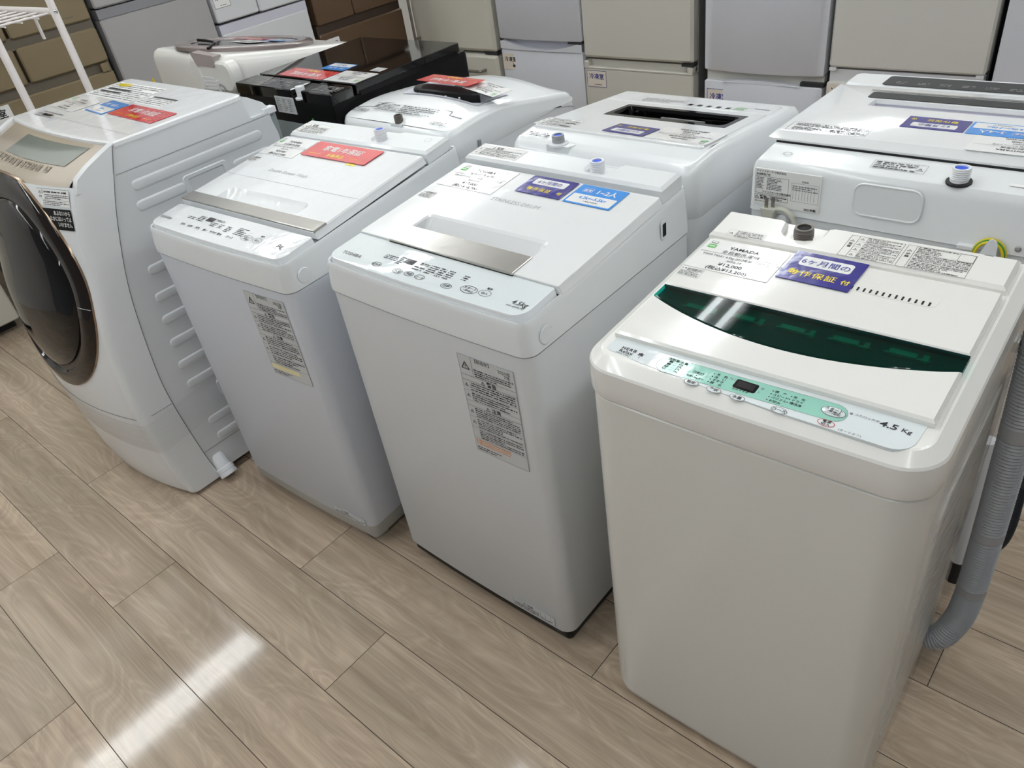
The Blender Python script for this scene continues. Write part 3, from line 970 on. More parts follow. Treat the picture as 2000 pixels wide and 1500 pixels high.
def grey_trim_washer(label, x, y, rz, w_, d, zseam, zp, slope, kind):
    t = washer(label, x, y, w_, d, rz)
    steel = 'steel_cool' if kind == 'C' else 'steel_blue'
    plastic = 'white_cool'
    zb = 0.046 if kind == 'C' else 0.076
    rr = dict(rf=0.027, rb=0.02, bow=0.006, n=7, nf=6)
    # cabinet
    b = mb(t)
    b.loft([ring(0.003, w_ - .003, 0.003, d, inset=.002, z=zb, **rr), ring(0.003, w_ - .003, 0.003, d, z=zb + .003, **rr),
            ring(0.003, w_ - .003, 0.003, d, z=zseam - .002, **rr), ring(0.003, w_ - .003, 0.003, d, inset=.004, z=zseam, **rr)], steel, c0=True, c1=True)
    b.build('cabinet', t)
    # base
    b = mb(t)
    ins = 0.011 if kind == 'C' else 0.006
    bm = 'black' if kind == 'C' else 'grey_base'
    z0 = 0.007 if kind == 'C' else 0.03
    b.loft([ring(0, w_, 0.0, d, inset=ins + .006, z=z0, **rr), ring(0, w_, 0.0, d, inset=ins, z=z0 + .012, **rr), ring(0, w_, 0.0, d, inset=ins, z=zb + .002, **rr)], bm, c0=True, c1=True)
    b.build('base', t)
    feet(t, w_, d, 'rubber' if kind == 'C' else 'grey_base', z0, r=0.026 if kind == 'C' else .024, inset=.055)
    # top cover
    zr = lambda X_, Y_: zp - .008 + (slope - .012) * Y_
    b = mb(t)
    L = lambda ins, z=None, dz=0.0: ring(0, w_, 0, d, inset=ins, z=z, zf=None if z is not None else zr, dz=dz, **rr)
    b.loft([L(.003, zseam), L(0, zseam + .003), L(0.0008, zseam + .02), L(.006, None, -.012), L(.007, None, -.004), L(.0095, None, 0), L(.0125, None, -.002), L(.015, None, -.012)], plastic)
    cap_grid(b, side_subdiv(ring(0, w_, 0, d, inset=.015, rf=.036, rb=.02, n=7), .014, zr, -.012), lambda X_, Y_: zr(X_, Y_) - .012, plastic, cols=36, hole=(.112, .414, .116, .205) if kind == 'C' else None)
    cov = b.build('top_cover', t)
    b = mb(t)     # round screw cap low on the right side
    b.cyl(.017, .0155, 0, .0015, plastic, T((w_ - .0005, .048, zseam + .026)) @ ROT(pi / 2, 'Y'), n=24)
    b.build('screw_cap', t)
    b = mb(t)     # square opening near the back on the right side
    X = T((w_ - .001, d - .105, zseam + .048)) @ ROT(pi / 2, 'Y')
    if kind == 'C':
        b.plate(-.019, .019, -.010, .010, 0, .0018, plastic, .005, .001, X)
        b.plate(-.013, .013, -.006, .006, .0018, .0022, 'dark', .001, .0001, X)
        b.build('side_opening', t)
    # sloped plane of panel and lid
    X = plane_frame(zp, 0.0, slope)
    px0, px1 = (.014, w_ - .018)
    b = mb(t, X)
    pm = 'panel' if kind == 'C' else 'panel_w'
    b.loft([ring(px0 - .004, px1 + .004, .012, .1055, .028, .004, n=7, nf=4, bow=.005, z=-.02), ring(px0 - .001, px1 + .001, .012, .1055, .028, .004, n=7, nf=4, bow=.005, z=-.003),
            ring(px0, px1, .014, .1055, .026, .004, n=7, nf=4, bow=.005, z=0.0)], plastic)
    b.loft([ring(px0, px1, .014, .1055, .026, .004, n=7, nf=4, bow=.005, z=0.0), ring(px0, px1, .014, .1055, .026, .004, .0006, n=7, nf=4, bow=.005, z=0.0001)], pm, c1=True)
    E_ = .0006
    if kind == 'C':
        b.text('TOSHIBA', .038, .034, .0125, 'grey_ink', None, z=E_, bold=.02, sx=1.05)
        b.rect(.190, .057, .215, .072, 'display', None, E_)
        b.text('4.5kg', .468, .039, .0155, 'ink', None, z=E_, bold=.012, shear=.15)
        b.text('AW-45M9(W)', .464, .031, .0062, 'ink', None, z=E_)
        for (cx, cy, rx, ry, s, big) in ((.144, .032, .012, .0068, '槽洗浄', 0), (.203, .031, .0117, .007, '水位', 0), (.231, .033, .0117, .007, '予約', 0), (.259, .033, .0117, .007, 'コース', 0), (.327, .032, .0125, .007, '行程', 0), (.374, .040, .0185, .0105, 'スタート', 1), (.408, .043, .0135, .0085, '切/入', 2)):
            c = 'ink' if big < 2 else 'red_ink'
            b.annulus(rx - .0011, ry - .0011, rx, ry, c if big < 2 else 'grey_ink', None, E_, 28, cx, cy)
            if big == 1:
                b.text('スタート', cx, cy + .001, .0075, 'ink', None, 'CENTER', z=E_, bold=.02)
                b.text('一時停止', cx, cy - .0058, .0062, 'ink', None, 'CENTER', z=E_, bold=.02)
            else:
                b.text(s, cx, cy - .003, .0082 if len(s) < 3 else .0066, 'ink', None, 'CENTER', z=E_, bold=.02)
        b.text('電源', .408, .0545, .006, 'ink', None, 'CENTER', z=E_, bold=.03)
        for (a, c, bb, dd, n_, sd) in ((.138, .054, .172, .068, 3, 1), (.176, .048, .189, .073, 5, 2), (.228, .064, .25, .072, 2, 3), (.254, .046, .276, .074, 5, 4), (.28, .046, .296, .074, 5, 5), (.30, .046, .317, .074, 5, 6), (.338, .056, .352, .073, 3, 7), (.222, .046, .25, .06, 2, 11)):
            b.fine(a, c, bb, dd, n_, 'ink', None, E_, seed=sd, fill=.62)
        for s_, xx, yy in (('洗い', .339, .0675), ('すすぎ', .339, .061), ('脱水', .339, .0545)):
            pass
    else:
        b.text('TOSHIBA', .016, .042, .0115, 'grey_ink', None, z=E_, bold=.02, sx=1.05)
        b.rect(.171, .069, .198, .0845, 'display', None, E_)
        b.text('5kg', .455, .050, .0145, 'ink', None, z=E_, bold=.012, shear=.15)
        b.text('AW-5GA2(W)', .445, .043, .0062, 'ink', None, z=E_)
        for cx, s in ((.124, '残り'), (.152, '水位'), (.182, '予約'), (.212, '洗い'), (.243, 'すすぎ'), (.268, '脱水'), (.306, 'コース')):
            b.text(s, cx, .036, .0085, 'ink', None, 'CENTER', z=E_, bold=.025)
        for cx, cy, rx, ry, s in ((.354, .051, .020, .0098, 'スタート'), (.390, .052, .0145, .0085, '切/入')):
            b.annulus(rx - .0009, ry - .0009, rx, ry, 'grey_ink', None, E_, 28, cx, cy)
            b.text(s, cx, cy - (.000 if rx > .018 else .003), .0075, 'ink', None, 'CENTER', z=E_, bold=.02)
            if rx > .018: b.text('一時停止', cx, cy - .0062, .006, 'ink', None, 'CENTER', z=E_, bold=.02)
        b.text('電源', .390, .066, .006, 'ink', None, 'CENTER', z=E_, bold=.03)
        for (a, c, bb, dd, n_, sd) in ((.105, .062, .132, .073, 2, 1), (.140, .062, .166, .083, 4, 2), (.203, .076, .236, .084, 2, 3), (.20, .056, .225, .072, 3, 4), (.232, .056, .25, .072, 3, 6), (.262, .05, .28, .072, 4, 5), (.30, .05, .335, .078, 5, 7)):
            b.fine(a, c, bb, dd, n_, 'ink', None, E_, seed=sd, fill=.6)
    b.build('control_panel', t)
    # lid
    b = mb(t, X)
    if kind == 'C':
        lx0, lx1, ly0, ly1, lz = .014, w_ - .012, .1065, .426, .004
        hx0, hx1, hy0, hy1 = .108, .418, .112, .217
        b.loft([ring(lx0 - .006, lx1 + .006, ly0, ly1, .004, .004, z=-.012), ring(lx0, lx1, ly0, ly1, .004, .004, z=lz - .001), ring(lx0, lx1, ly0, ly1, .004, .004, .001, z=lz),
                ring(hx0, hx1, hy0, hy1, .006, .012, z=lz), ring(hx0 + .004, hx1 - .004, hy0, hy1 - .006, .006, .012, z=lz - .003),
                ring(hx0 + .016, hx1 - .016, hy0 + .004, hy1 - .066, .006, .010, z=lz - .055)], 'white_lid', c1=True)
        b.text('STAINLESS DRUM', .194, .306, .0172, 'mid_ink', None, z=lz + .0004, sx=.93)
    else:
        lx0, lx1, ly0, ly1, lz = .004, w_ - .022, .117, .468, .006
        hx0, hx1, hy0, hy1 = .10, .40, .150, .205
        R0 = dict(rf=.004, rb=.004)
        b.loft([ring(lx0 - .004, lx1 + .005, ly0, ly1, z=-.012, **R0), ring(lx0, lx1, ly0, ly1, z=lz - .003, **R0), ring(lx0, lx1, ly0, ly1, inset=.003, z=lz, **R0),
                ring(hx0, hx1, hy0, hy1, .006, .02, z=lz), ring(hx0 + .006, hx1 - .006, hy0, hy1 - .012, .006, .02, z=lz - .008), ring(hx0 + .012, hx1 - .012, hy0, hy1 - .03, .006, .01, z=lz - .014)], 'white_film', c1=True)
        b.rect(lx0 + .004, .2556, lx1 - .004, .2564, 'grey_ink', None, lz + .0003)
        b.text('Double Shower Wash', .13, .295, .019, 'mid_ink', None, z=lz + .0003, sx=.85)
    lid = b.build('lid', t, ang=14)
    b = mb(t, X)
    if kind == 'C':
        b.loft([ring(.104, .420, .104, .161, .002, .002, z=lz - .004), ring(.104, .420, .104, .161, .002, .002, z=lz + .0016), ring(.104, .420, .104, .161, .002, .002, .0012, z=lz + .0028)], 'silver', c0=True, c1=True)
        b.box((.104, .1035, lz - .012), (.420, .1055, lz - .002), 'dark')
    else:
        b.loft([ring(lx0, lx1, .1175, .154, .002, .002, z=lz - .006), ring(lx0, lx1, .1175, .154, .002, .002, z=lz + .001), ring(lx0, lx1, .1175, .154, .002, .002, .0012, z=lz + .002)], 'silver', c0=True, c1=True)
    h = b.build('lid_handle', lid)
    # rear block with a notch for the inlet
    y0, y1 = ly1 + .009, d - .014
    zt = .016 if kind == 'C' else .010
    rx0, rx1 = (.010, w_ - .014) if kind == 'C' else (.002, w_ - .022)
    nx0, nx1 = (.322, .381) if kind == 'C' else (.300, .352)
    poly = [(rx0, y0), (rx1, y0), (rx1, y1), (nx1 + .012, y1), (nx1, y1 - .012), (nx1, y0 + .03), (nx1 - .01, y0 + .022), (nx0 + .01, y0 + .022), (nx0, y0 + .03), (nx0, y1 - .012), (nx0 - .006, y1), (rx0, y1)]
    b = mb(t, X)
    b.prism(poly, -.02, zt, plastic, ch=.006)
    b.prism([(nx0 - .004, y0 + .02), (nx1 + .01, y0 + .02), (nx1 + .01, y1), (nx0 - .004, y1)], -.02, .002, plastic)
    rear = b.build('rear_cover', t)
    ix, iy = ((.349, .466) if kind == 'C' else (.327, .510))
    inlet(t, X @ T((ix, iy, .002)) @ ROT(-math.atan(slope), 'X'), 'white_inlet', r=.0145, h=.033, plug='blue_plug')
    b = mb(t, X)
    if kind == 'C':
        b.plate(.016, .150, .446, .494, zt - .0005, zt + .0003, 'paper', .001, .0001)
        warn_block(b, T((0, 0, zt + .0003)), .018, .448, .148, .492, '警告', 3, 2, 5, t=.0004)
    else:
        b.plate(.006, .122, .484, .538, zt - .0005, zt + .0003, 'paper', .001, .0001)
        warn_block(b, T((0, 0, zt + .0003)), .008, .486, .120, .536, '警告', 3, 2, 6, t=.0004)
        b.annulus(.0085, .0085, .0095, .0095, 'mid_ink', None, zt + .0003, 28, .467, .532)
    b.build('caution_label', rear)
    # hose stub at the right rear
    if kind == 'B':
        b = mb(t)
        b.cyl(.016, .016, 0, .03, 'black_hose', T((w_ - .002, d - .03, zseam + .045)) @ ROT(pi / 2, 'Y'), n=16)
        b.build('side_hook', t)
    if kind == 'C':
        long_label(t, .359, .487, .523, .752, -.0012, 'orange')
        foot_label(t, .371, .487, .056, .083, -.0008)
        b = mb(t)
        b.cyl(.016, .016, 0, .03, 'black_hose', T((-.028, d - .07, zseam + .055)) @ ROT(pi / 2, 'Y'), n=16)
        b.build('side_hook', t)
    else:
        long_label(t, .358, .492, .530, .752, -.0012, 'cream_tape')
        foot_label(t, .385, .503, .038 + .04, .082 + .02, -.0008)
    return t, X, lz

WASH_C, XC, LZC = grey_trim_washer('white front-row washer with a short metal lid handle and STAINLESS DRUM lettering', -1.237, .729, R(0.3), .529, .52, .786, .857, .075, 'C')
WASH_B, XB, LZB = grey_trim_washer('white front-row washer with a full-width grey lid strip and a grey base', -1.832, .655, R(2.9), .529, .575, .774, .845, .093, 'B')

# ------------------------------------------------------------------ the washer with the green lid window (right front)
def green_window_washer():
    w_, d = .490, .500
    t = washer('warm white washer with a green crescent lid window, nearest the camera', -.592, .706, w_, d, R(1.5))
    rr = dict(rf=.052, rb=.02, bow=.003, n=9, nf=4)
    b = mb(t)
    z0 = .006
    b.loft([ring(.003, w_ - .003, .003, d, inset=.03, z=z0, **rr), ring(.003, w_ - .003, .003, d, inset=.010, z=z0 + .006, **rr), ring(.003, w_ - .003, .003, d, inset=.003, z=z0 + .016, **rr), ring(.003, w_ - .003, .003, d, z=z0 + .032, **rr),
            ring(.003, w_ - .003, .003, d, z=.787, **rr), ring(.003, w_ - .003, .003, d, inset=.005, z=.792, **rr)], 'steel_warm', c0=True, c1=True)
    # pressed relief on the right side
    X = T((w_ - .003, 0, 0)) @ ROT(pi / 2, 'Y') @ ROT(pi / 2, 'Z')
    b.plate(.11, .44, .12, .70, -.001, .003, 'steel_warm', .03, .0028, X)
    cab = b.build('cabinet', t)
    feet(t, w_, d, 'rubber', .012, r=.02, inset=.06)
    zf = lambda x, y: .857 + .03 * (y - .02)
    b = mb(t)
    L = lambda ins, z=None, dz=0.0: ring(0, w_, 0, d, inset=ins, z=z, zf=None if z is not None else zf, dz=dz, **rr)
    lx0, lx1, ly0, ly1 = .029, .463, .065, .374
    b.loft([L(.004, .790), L(.0015, .7935), L(.0005, .797), L(0, .82), L(.0008, None, -.016), L(.003, None, -.0125), L(.019, None, -.001), L(.022, None, 0),
            ring(lx0, lx1, ly0 - .038, d - .026, .02, .01, n=9, nf=4, zf=zf, dz=0.0)], 'white_warm', c1=True)
    b.build('top_cover', t, ang=17)
    X = plane_frame(.857, .02, .03) @ T((0, -.02, 0))
    # control panel sheet
    SH = Matrix(((1, 0, 0, 0), (-.024, 1, 0, .002), (0, 0, 1, 0), (0, 0, 0, 1)))
    b = mb(t, X @ SH)
    poly = [(.033, .0655), (.0325, .038), (.034, .034), (.040, .0315), (.10, .0255), (.2, .0205), (.3, .019), (.40, .0205)]
    for i in range(7):
        a = -pi / 2 + (pi / 2) * i / 6
        poly.append((.428 + .026 * cos(a), .047 + .026 * sin(a)))
    poly += [(.456, .079)]
    b.prism(poly, -.004, .0008, 'panel', ch=.0003)
    E_ = .0012
    # mint capsule
    def cap_poly(x0, y0, x1, y1, r0, r1, n=12):
        p = []
        for i in range(n + 1):
            a = pi / 2 + pi * i / n
            p.append((x0 + r0 * .9 * cos(a), y0 + r0 * sin(a)))
        for i in range(n + 1):
            a = -pi / 2 + pi * i / n
            p.append((x1 + r1 * cos(a), y1 + r1 * sin(a)))
        return p
    capp = cap_poly(.131, .0395, .356, .0505, .0165, .0165)
    b.flat(capp, 'mint', None, E_ - .0003)
    b.loft([[(x, y, E_ - .0002) for x, y in cap_poly(.131, .0395, .356, .0505, .0165, .0165)], [(x, y, E_ - .0002) for x, y in cap_poly(.131, .0395, .356, .0505, .0171, .0171)]], 'grey_ink', strips=False)
    b.plate(.228, .259, .0375, .056, 0, E_ + .0002, 'black_gloss', .003, .0003)
    b.rect(.2315, .0405, .2555, .053, 'display', None, E_ + .0004)
    b.text('HERB', .053, .042, .0088, 'ink', None, z=E_, bold=.025, space=1.25)
    b.text('Relax', .053, .0345, .0092, 'ink', None, z=E_, bold=.02, space=1.1)
    b.text('YWM-T45A1', .051, .030, .0042, 'ink', None, z=E_)
    for a in (90, 210, 330, 30, 150):        # herb leaf mark
        aa = R(a)
        L_ = .0052
        c = (.0865, .0415)
        b.flat([(c[0], c[1]), (c[0] + L_ * .6 * cos(aa - .55), c[1] + L_ * .6 * sin(aa - .55)), (c[0] + L_ * cos(aa), c[1] + L_ * sin(aa)), (c[0] + L_ * .6 * cos(aa + .55), c[1] + L_ * .6 * sin(aa + .55))], 'ink', None, E_)
    b.rect(.0868, .033, .0874, .0415, 'ink', None, E_)
    tx = lambda s, x, y, sz, al='LEFT', c='ink', bo=.015, **k: b.text(s, x, y, sz, c, None, al, z=E_, bold=bo, **k)
    tx('洗剤量/水量', .1255, .0505, .0058)
    for i, s in enumerate(('42L', '37L', '27L', '16L')):
        yy = .0455 - .0055 * i
        tx(s, .1445, yy, .0052)
        b.frame(.1275 + .0008 * (3 - i), yy, .133 + .0008 * (3 - i), yy + .004, .0006, 'ink', None, E_)
        b.rect(.1275 + .0008 * (3 - i), yy, .133 + .0008 * (3 - i), yy + .001 * (4 - i), 'ink', None, E_)
        b.rect(.137, yy + .0018, .1425, yy + .0021, 'ink', None, E_)
    tx('風乾燥', .177, .0405, .0056, 'CENTER')
    tx('化繊1.5kgまで', .177, .031, .0042, 'CENTER')
    b.cyl(.0009, .0009, 0, E_, 'ink', T((.177, .037, 0)), n=10)
    for i, (l_, r_) in enumerate((('予', '約'), ('洗', 'い'), ('すす', 'ぎ'), ('脱', '水'))):
        yy = .0495 - .0062 * i
        b.cyl(.0009, .0009, 0, E_, 'ink', T((.1965, yy + .0018, 0)), n=10)
        tx(l_, .1995, yy, .0053); tx(r_, .2105, yy, .0053)
    tx('残り', .2185, .0500, .0052, c='grey_ink', bo=0)
    tx('分', .262, .0500, .0052, c='grey_ink'); tx('L', .262, .0415, .005, c='grey_ink')
    tx('注水すすぎ', .2295, .0338, .0046)
    for i, (l_, r_) in enumerate((('標　準', '毛　布'), ('スピード', 'ドライ'), ('パワフル', '槽洗浄'), ('お好み', ''))):
        yy = .0525 - .0064 * i
        b.cyl(.0012, .0012, 0, E_, 'grey_ink', T((.2775, yy + .0018, 0)), n=10)
        tx(l_, .280, yy, .0052)
        if r_:
            b.cyl(.0012, .0012, 0, E_, 'grey_ink', T((.3015, yy + .0024, 0)), n=10)
            tx(r_, .304, yy + .0006, .0052)
    b.cyl(.0018, .0018, 0, E_, 'grey_ink', T((.375, .0583, 0)), n=14)
    tx('ふたロック中', .379, .0572, .0048, c='grey_ink')
    tx('(オートオフ)', .3715, .0165 + .006, .0048, c='grey_ink')
    # angular 4.5Kg figure
    tx('4.5', .408, .0535, .0135, bo=.02, shear=.12, sx=1.25)
    tx('Kg', .4325, .0545, .0095, bo=.01, shear=.12, sx=1.15)
    pan = b.build('control_panel', t)
    for cx, cy, rx, ry, s, kind in ((.178, .0205, .0105, .0058, '設定', 0), (.211, .0205, .0105, .0058, '選択', 0), (.244, .0205, .0105, .0058, '水量', 0), (.299, .0225, .0105, .0058, 'コース', 0), (.356, .0275, .0105, .0062, '電源', 2), (.356, .0508, .0142, .0082, 'スタート', 1)):
        k = mb(t, X @ SH)
        if kind == 1:
            k.annulus(rx - .0002, ry - .0002, rx + .001, ry + .001, 'grey_ink', None, E_, 32, cx, cy)
            k.loft([[(cx + rx * s_ * cos(2 * pi * i / 32), cy + ry * s_ * sin(2 * pi * i / 32), z) for i in range(32)] for s_, z in ((1.0, E_ - .0004), (.98, E_ + .0004), (.92, E_ + .0008))], 'panel', c1=True, strips=False)
            k.text('スタート', cx, cy + .0012, .0056, 'ink', None, 'CENTER', z=E_ + .0012, bold=.02)
            k.text('一時停止', cx, cy - .0030, .0048, 'ink', None, 'CENTER', z=E_ + .0012, bold=.02)
            k.text('(ロック解除)', cx, cy - .0062, .0034, 'ink', None, 'CENTER', z=E_ + .0012, bold=.01)
        else:
            k.annulus(rx - .0008, ry - .0008, rx, ry, 'red_ink' if kind == 2 else 'grey_ink', None, E_ + .0003, 32, cx, cy)
            k.loft([[(cx + rx * .93 * s_ * cos(2 * pi * i / 28), cy + ry * .9 * s_ * sin(2 * pi * i / 28), z) for i in range(28)] for s_, z in ((1.0, E_ - .0003), (.95, E_ + .0003))], 'panel', c1=True, strips=False)
            if kind == 2:
                k.text('電源', cx, cy + .0006, .0052, 'ink', None, 'CENTER', z=E_ + .0007, bold=.02)
                k.text('切/入', cx, cy - .0045, .0048, 'ink', None, 'CENTER', z=E_ + .0007, bold=.02)
            else:
                k.text(s, cx, cy - .0022, .0062, 'ink', None, 'CENTER', z=E_ + .0007, bold=.02)
        o = k.build('button', pan)
    # lid: rear leaf, front leaf with concave edge, green window between
    zl, zb_ = .0105, -.008
    def arc(x): return .1265 + .050 * ((x - .245) / .216) ** 2
    def top(x): return .2105 + .002 * (x - .027) / .43
    n = 20
    xs = [lx0 + (lx1 - lx0) * i / n for i in range(n + 1)]
    b = mb(t, X)
    tilt = .004
    b.prism([(lx0, top(lx0) + .0005), (lx1, top(lx1) + .0005), (lx1, ly1 + .0), (lx0, ly1)], .001, zl, 'warm_lid', ch=.0028)
    lid = b.build('lid', t, ang=20)
    # vent scoop with slots in the rear leaf
    b = mb(t, X @ SH @ T((.008, .0, zl)))
    b.loft([ring(.262, .390, .306, .342, .012, .006, z=.0003, n=5), ring(.262, .390, .306, .342, .012, .006, .002, z=.0006, n=5), ring(.262, .390, .306, .342, .012, .006, .004, z=.0003, n=5)], 'warm_lid', c1=True)
    for i in range(13):
        cx = .274 + .0088 * i
        yy = .3068 + .001 * i / 12
        b.plate(cx - .0014, cx + .0014, yy + .001, yy + .0115, .0002, .0007, 'dark', .0013, .0001)
    b.build('vent', lid)
    b = mb(t, X)
    fr_poly = [(lx0, ly0), (lx1, ly0 + .004), (lx1, arc(lx1))] + [(x, arc(x)) for x in reversed(xs[1:-1])] + [(lx0, arc(lx0))]
    b.prism(fr_poly, .0005, zl, 'warm_lid', ch=.0035)
    b.build('front_leaf', lid)
    # cavity under the window
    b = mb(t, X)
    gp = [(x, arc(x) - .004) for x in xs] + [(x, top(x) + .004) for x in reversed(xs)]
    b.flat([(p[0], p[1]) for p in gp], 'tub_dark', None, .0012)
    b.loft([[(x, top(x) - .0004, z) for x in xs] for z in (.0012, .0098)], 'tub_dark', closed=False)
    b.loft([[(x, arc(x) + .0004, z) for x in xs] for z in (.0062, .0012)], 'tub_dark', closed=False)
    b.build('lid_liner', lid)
    for i in range(5):
        x0 = .085 + .072 * i
        b = mb(t, X)
        yy = .174 + .003 * i
        b.box((x0, yy, .0014), (x0 + .034, yy + .010, .0052), 'green_bar')
        b.box((x0 - .006, yy + .001, .0014), (x0 + .05, yy + .0045, .0030), 'green_bar')
        b.box((x0 + .041, yy - .002, .0014), (x0 + .048, yy + .011, .0055), 'green_bar')
        b.build('hinge', lid)
    b = mb(t, X)
    b.prism([(x, arc(x) + .0003) for x in xs] + [(x, top(x) - .0003) for x in reversed(xs)], .0062, zl - .0006, 'green_glass', ch=.0012)
    part_label(b.build('window', lid), 'translucent green crescent window')
    # rear cover
    b = mb(t, X)
    y0, y1 = ly1 + .010, .470
    poly = [(.016, y0), (.464, y0), (.464, y1), (.200, y1), (.188, y1 - .006)]
    for i in range(9):
        a = R(0) - pi * i / 8
        poly.append((.157 + .031 * cos(a) * (1 if cos(a) < 0 else 1), .440 + .027 * sin(a)))
    poly += [(.122, y1 - .006), (.112, y1), (.013, y1)]
    b.prism(poly, -.004, .0125, 'white_warm', ch=.005)
    rear = b.build('rear_cover', t)
    inlet(t, X @ T((.160, .433, .0005)), 'brown_inlet', r=.0155, h=.024, flange=False)
    b = mb(t, X @ T((.011, -.006, .0125)))
    for (x0, x1, cells, sd) in ((.219, .300, 4, 3), (.304, .399, 3, 9)):
        b.frame(x0, y0 + .010, x1, .462, .0006, 'ink', None, .0003)
        b.rect(x0 + .013, y0 + .010, x0 + .0136, .462, 'ink', None, .0003)
        tri(b, x0 + .0065, .444, .0038, 'ink', None, .0003)
        b.text('警' if sd == 3 else '注', x0 + .0035, .432, .007, 'ink', None, bold=.03, z=.0003)
        b.text('告' if sd == 3 else '意', x0 + .0035, .424, .007, 'ink', None, bold=.03, z=.0003)
        H_ = .462 - (y0 + .010)
        for i in range(cells):
            c0 = y0 + .010 + H_ * (cells - 1 - i) / cells
            c1 = c0 + H_ / cells
            if sd == 3: tri(b, x0 + .019, (c0 + c1) / 2 - .001, .0035, 'ink', None, .0003)
            b.fine(x0 + (.026 if sd == 3 else .016), c0 + .001, x1 - (.002 if sd == 3 or i else .024), c1 - .001, 4 if sd == 3 else 5, 'ink', None, .0003, seed=sd + i)
            if i: b.rect(x0 + .0136, c1 - .0002, x1, c1 + .0002, 'ink', None, .0003)
    b.frame(.377, .438, .3985, .4615, .0005, 'ink', None, .0004)
    b.build('caution_label', rear)
    b = mb(t, X @ T((.011, -.006, .0125)))
    b.frame(.035, .390, .098, .412, .0003, 'grey_ink', None, .0003)
    tri(b, .041, .399, .0038, 'ink', None, .0003)
    b.fine(.049, .391, .096, .411, 5, 'ink', None, .0003, seed=21)
    b.build('caution_label', rear)
    b = mb(t, X @ T((0, 0, .0125)))
    b.plate(.417, .429, .463, .4655, -.001, .0003, 'grey_ink', .0005, .0001)
    b.build('moulded_slot', rear)
    # clip and drain hose on the right side
    b = mb(t)
    b.box((w_ - .006, .43, .752), (w_ + .004, .456, .770), 'chrome')
    b.tube([(w_ + .002, .443, .760), (w_ + .014, .425, .757), (w_ + .03, .432, .757), (w_ + .034, .448, .757), (w_ + .022, .462, .757), (w_ + .004, .455, .76)], .002, 'chrome', n=8)
    b.build('hose_clip', t)
    b = mb(t)
    Z = [(.028, .84), (.028, .78), (.031, .70), (.035, .60), (.038, .50), (.041, .40), (.043, .30), (.044, .20), (.040, .125), (.022, .066), (-.004, .048)]
    corrugated(b, [(w_ + x + .0, .445 if z > .1 else .445 - (.1 - z) * .35, z - .0) for x, z in Z], .0255, 'grey_hose', collars=(.235, .47, .62))
    part_label(b.build('drain_hose', t), 'grey corrugated drain hose')
    # clear film wrap on the right flank
    b = mb(t)
    ys = [.06 + .4 * i / 14 for i in range(15)]
    rnd = random.Random(4)
    rows = []
    for z in [.04 + .74 * i / 12 for i in range(13)]:
        rows.append([(w_ + .002 + rnd.uniform(0, .0035), y, z) for y in ys])
    b.loft(rows, 'film', closed=False)
    b.build('wrapping_film', t)
    return t, X, zl
WASH_D, XD, LZD = green_window_washer()

# ------------------------------------------------------------------ drum washer at the left front
def interp(tab, z):
    if z <= tab[0][0]: return tab[0][1]
    for (a, u), (b_, v) in zip(tab, tab[1:]):
        if z <= b_:
            return u + (v - u) * (z - a) / (b_ - a)
    return tab[-1][1]
def smooth_tab(tab, n=40):
    P_ = [Vector((a, b_, 0)) for a, b_ in tab]
    return [(p.x, p.y) for p in smooth_path(P_, 6)]

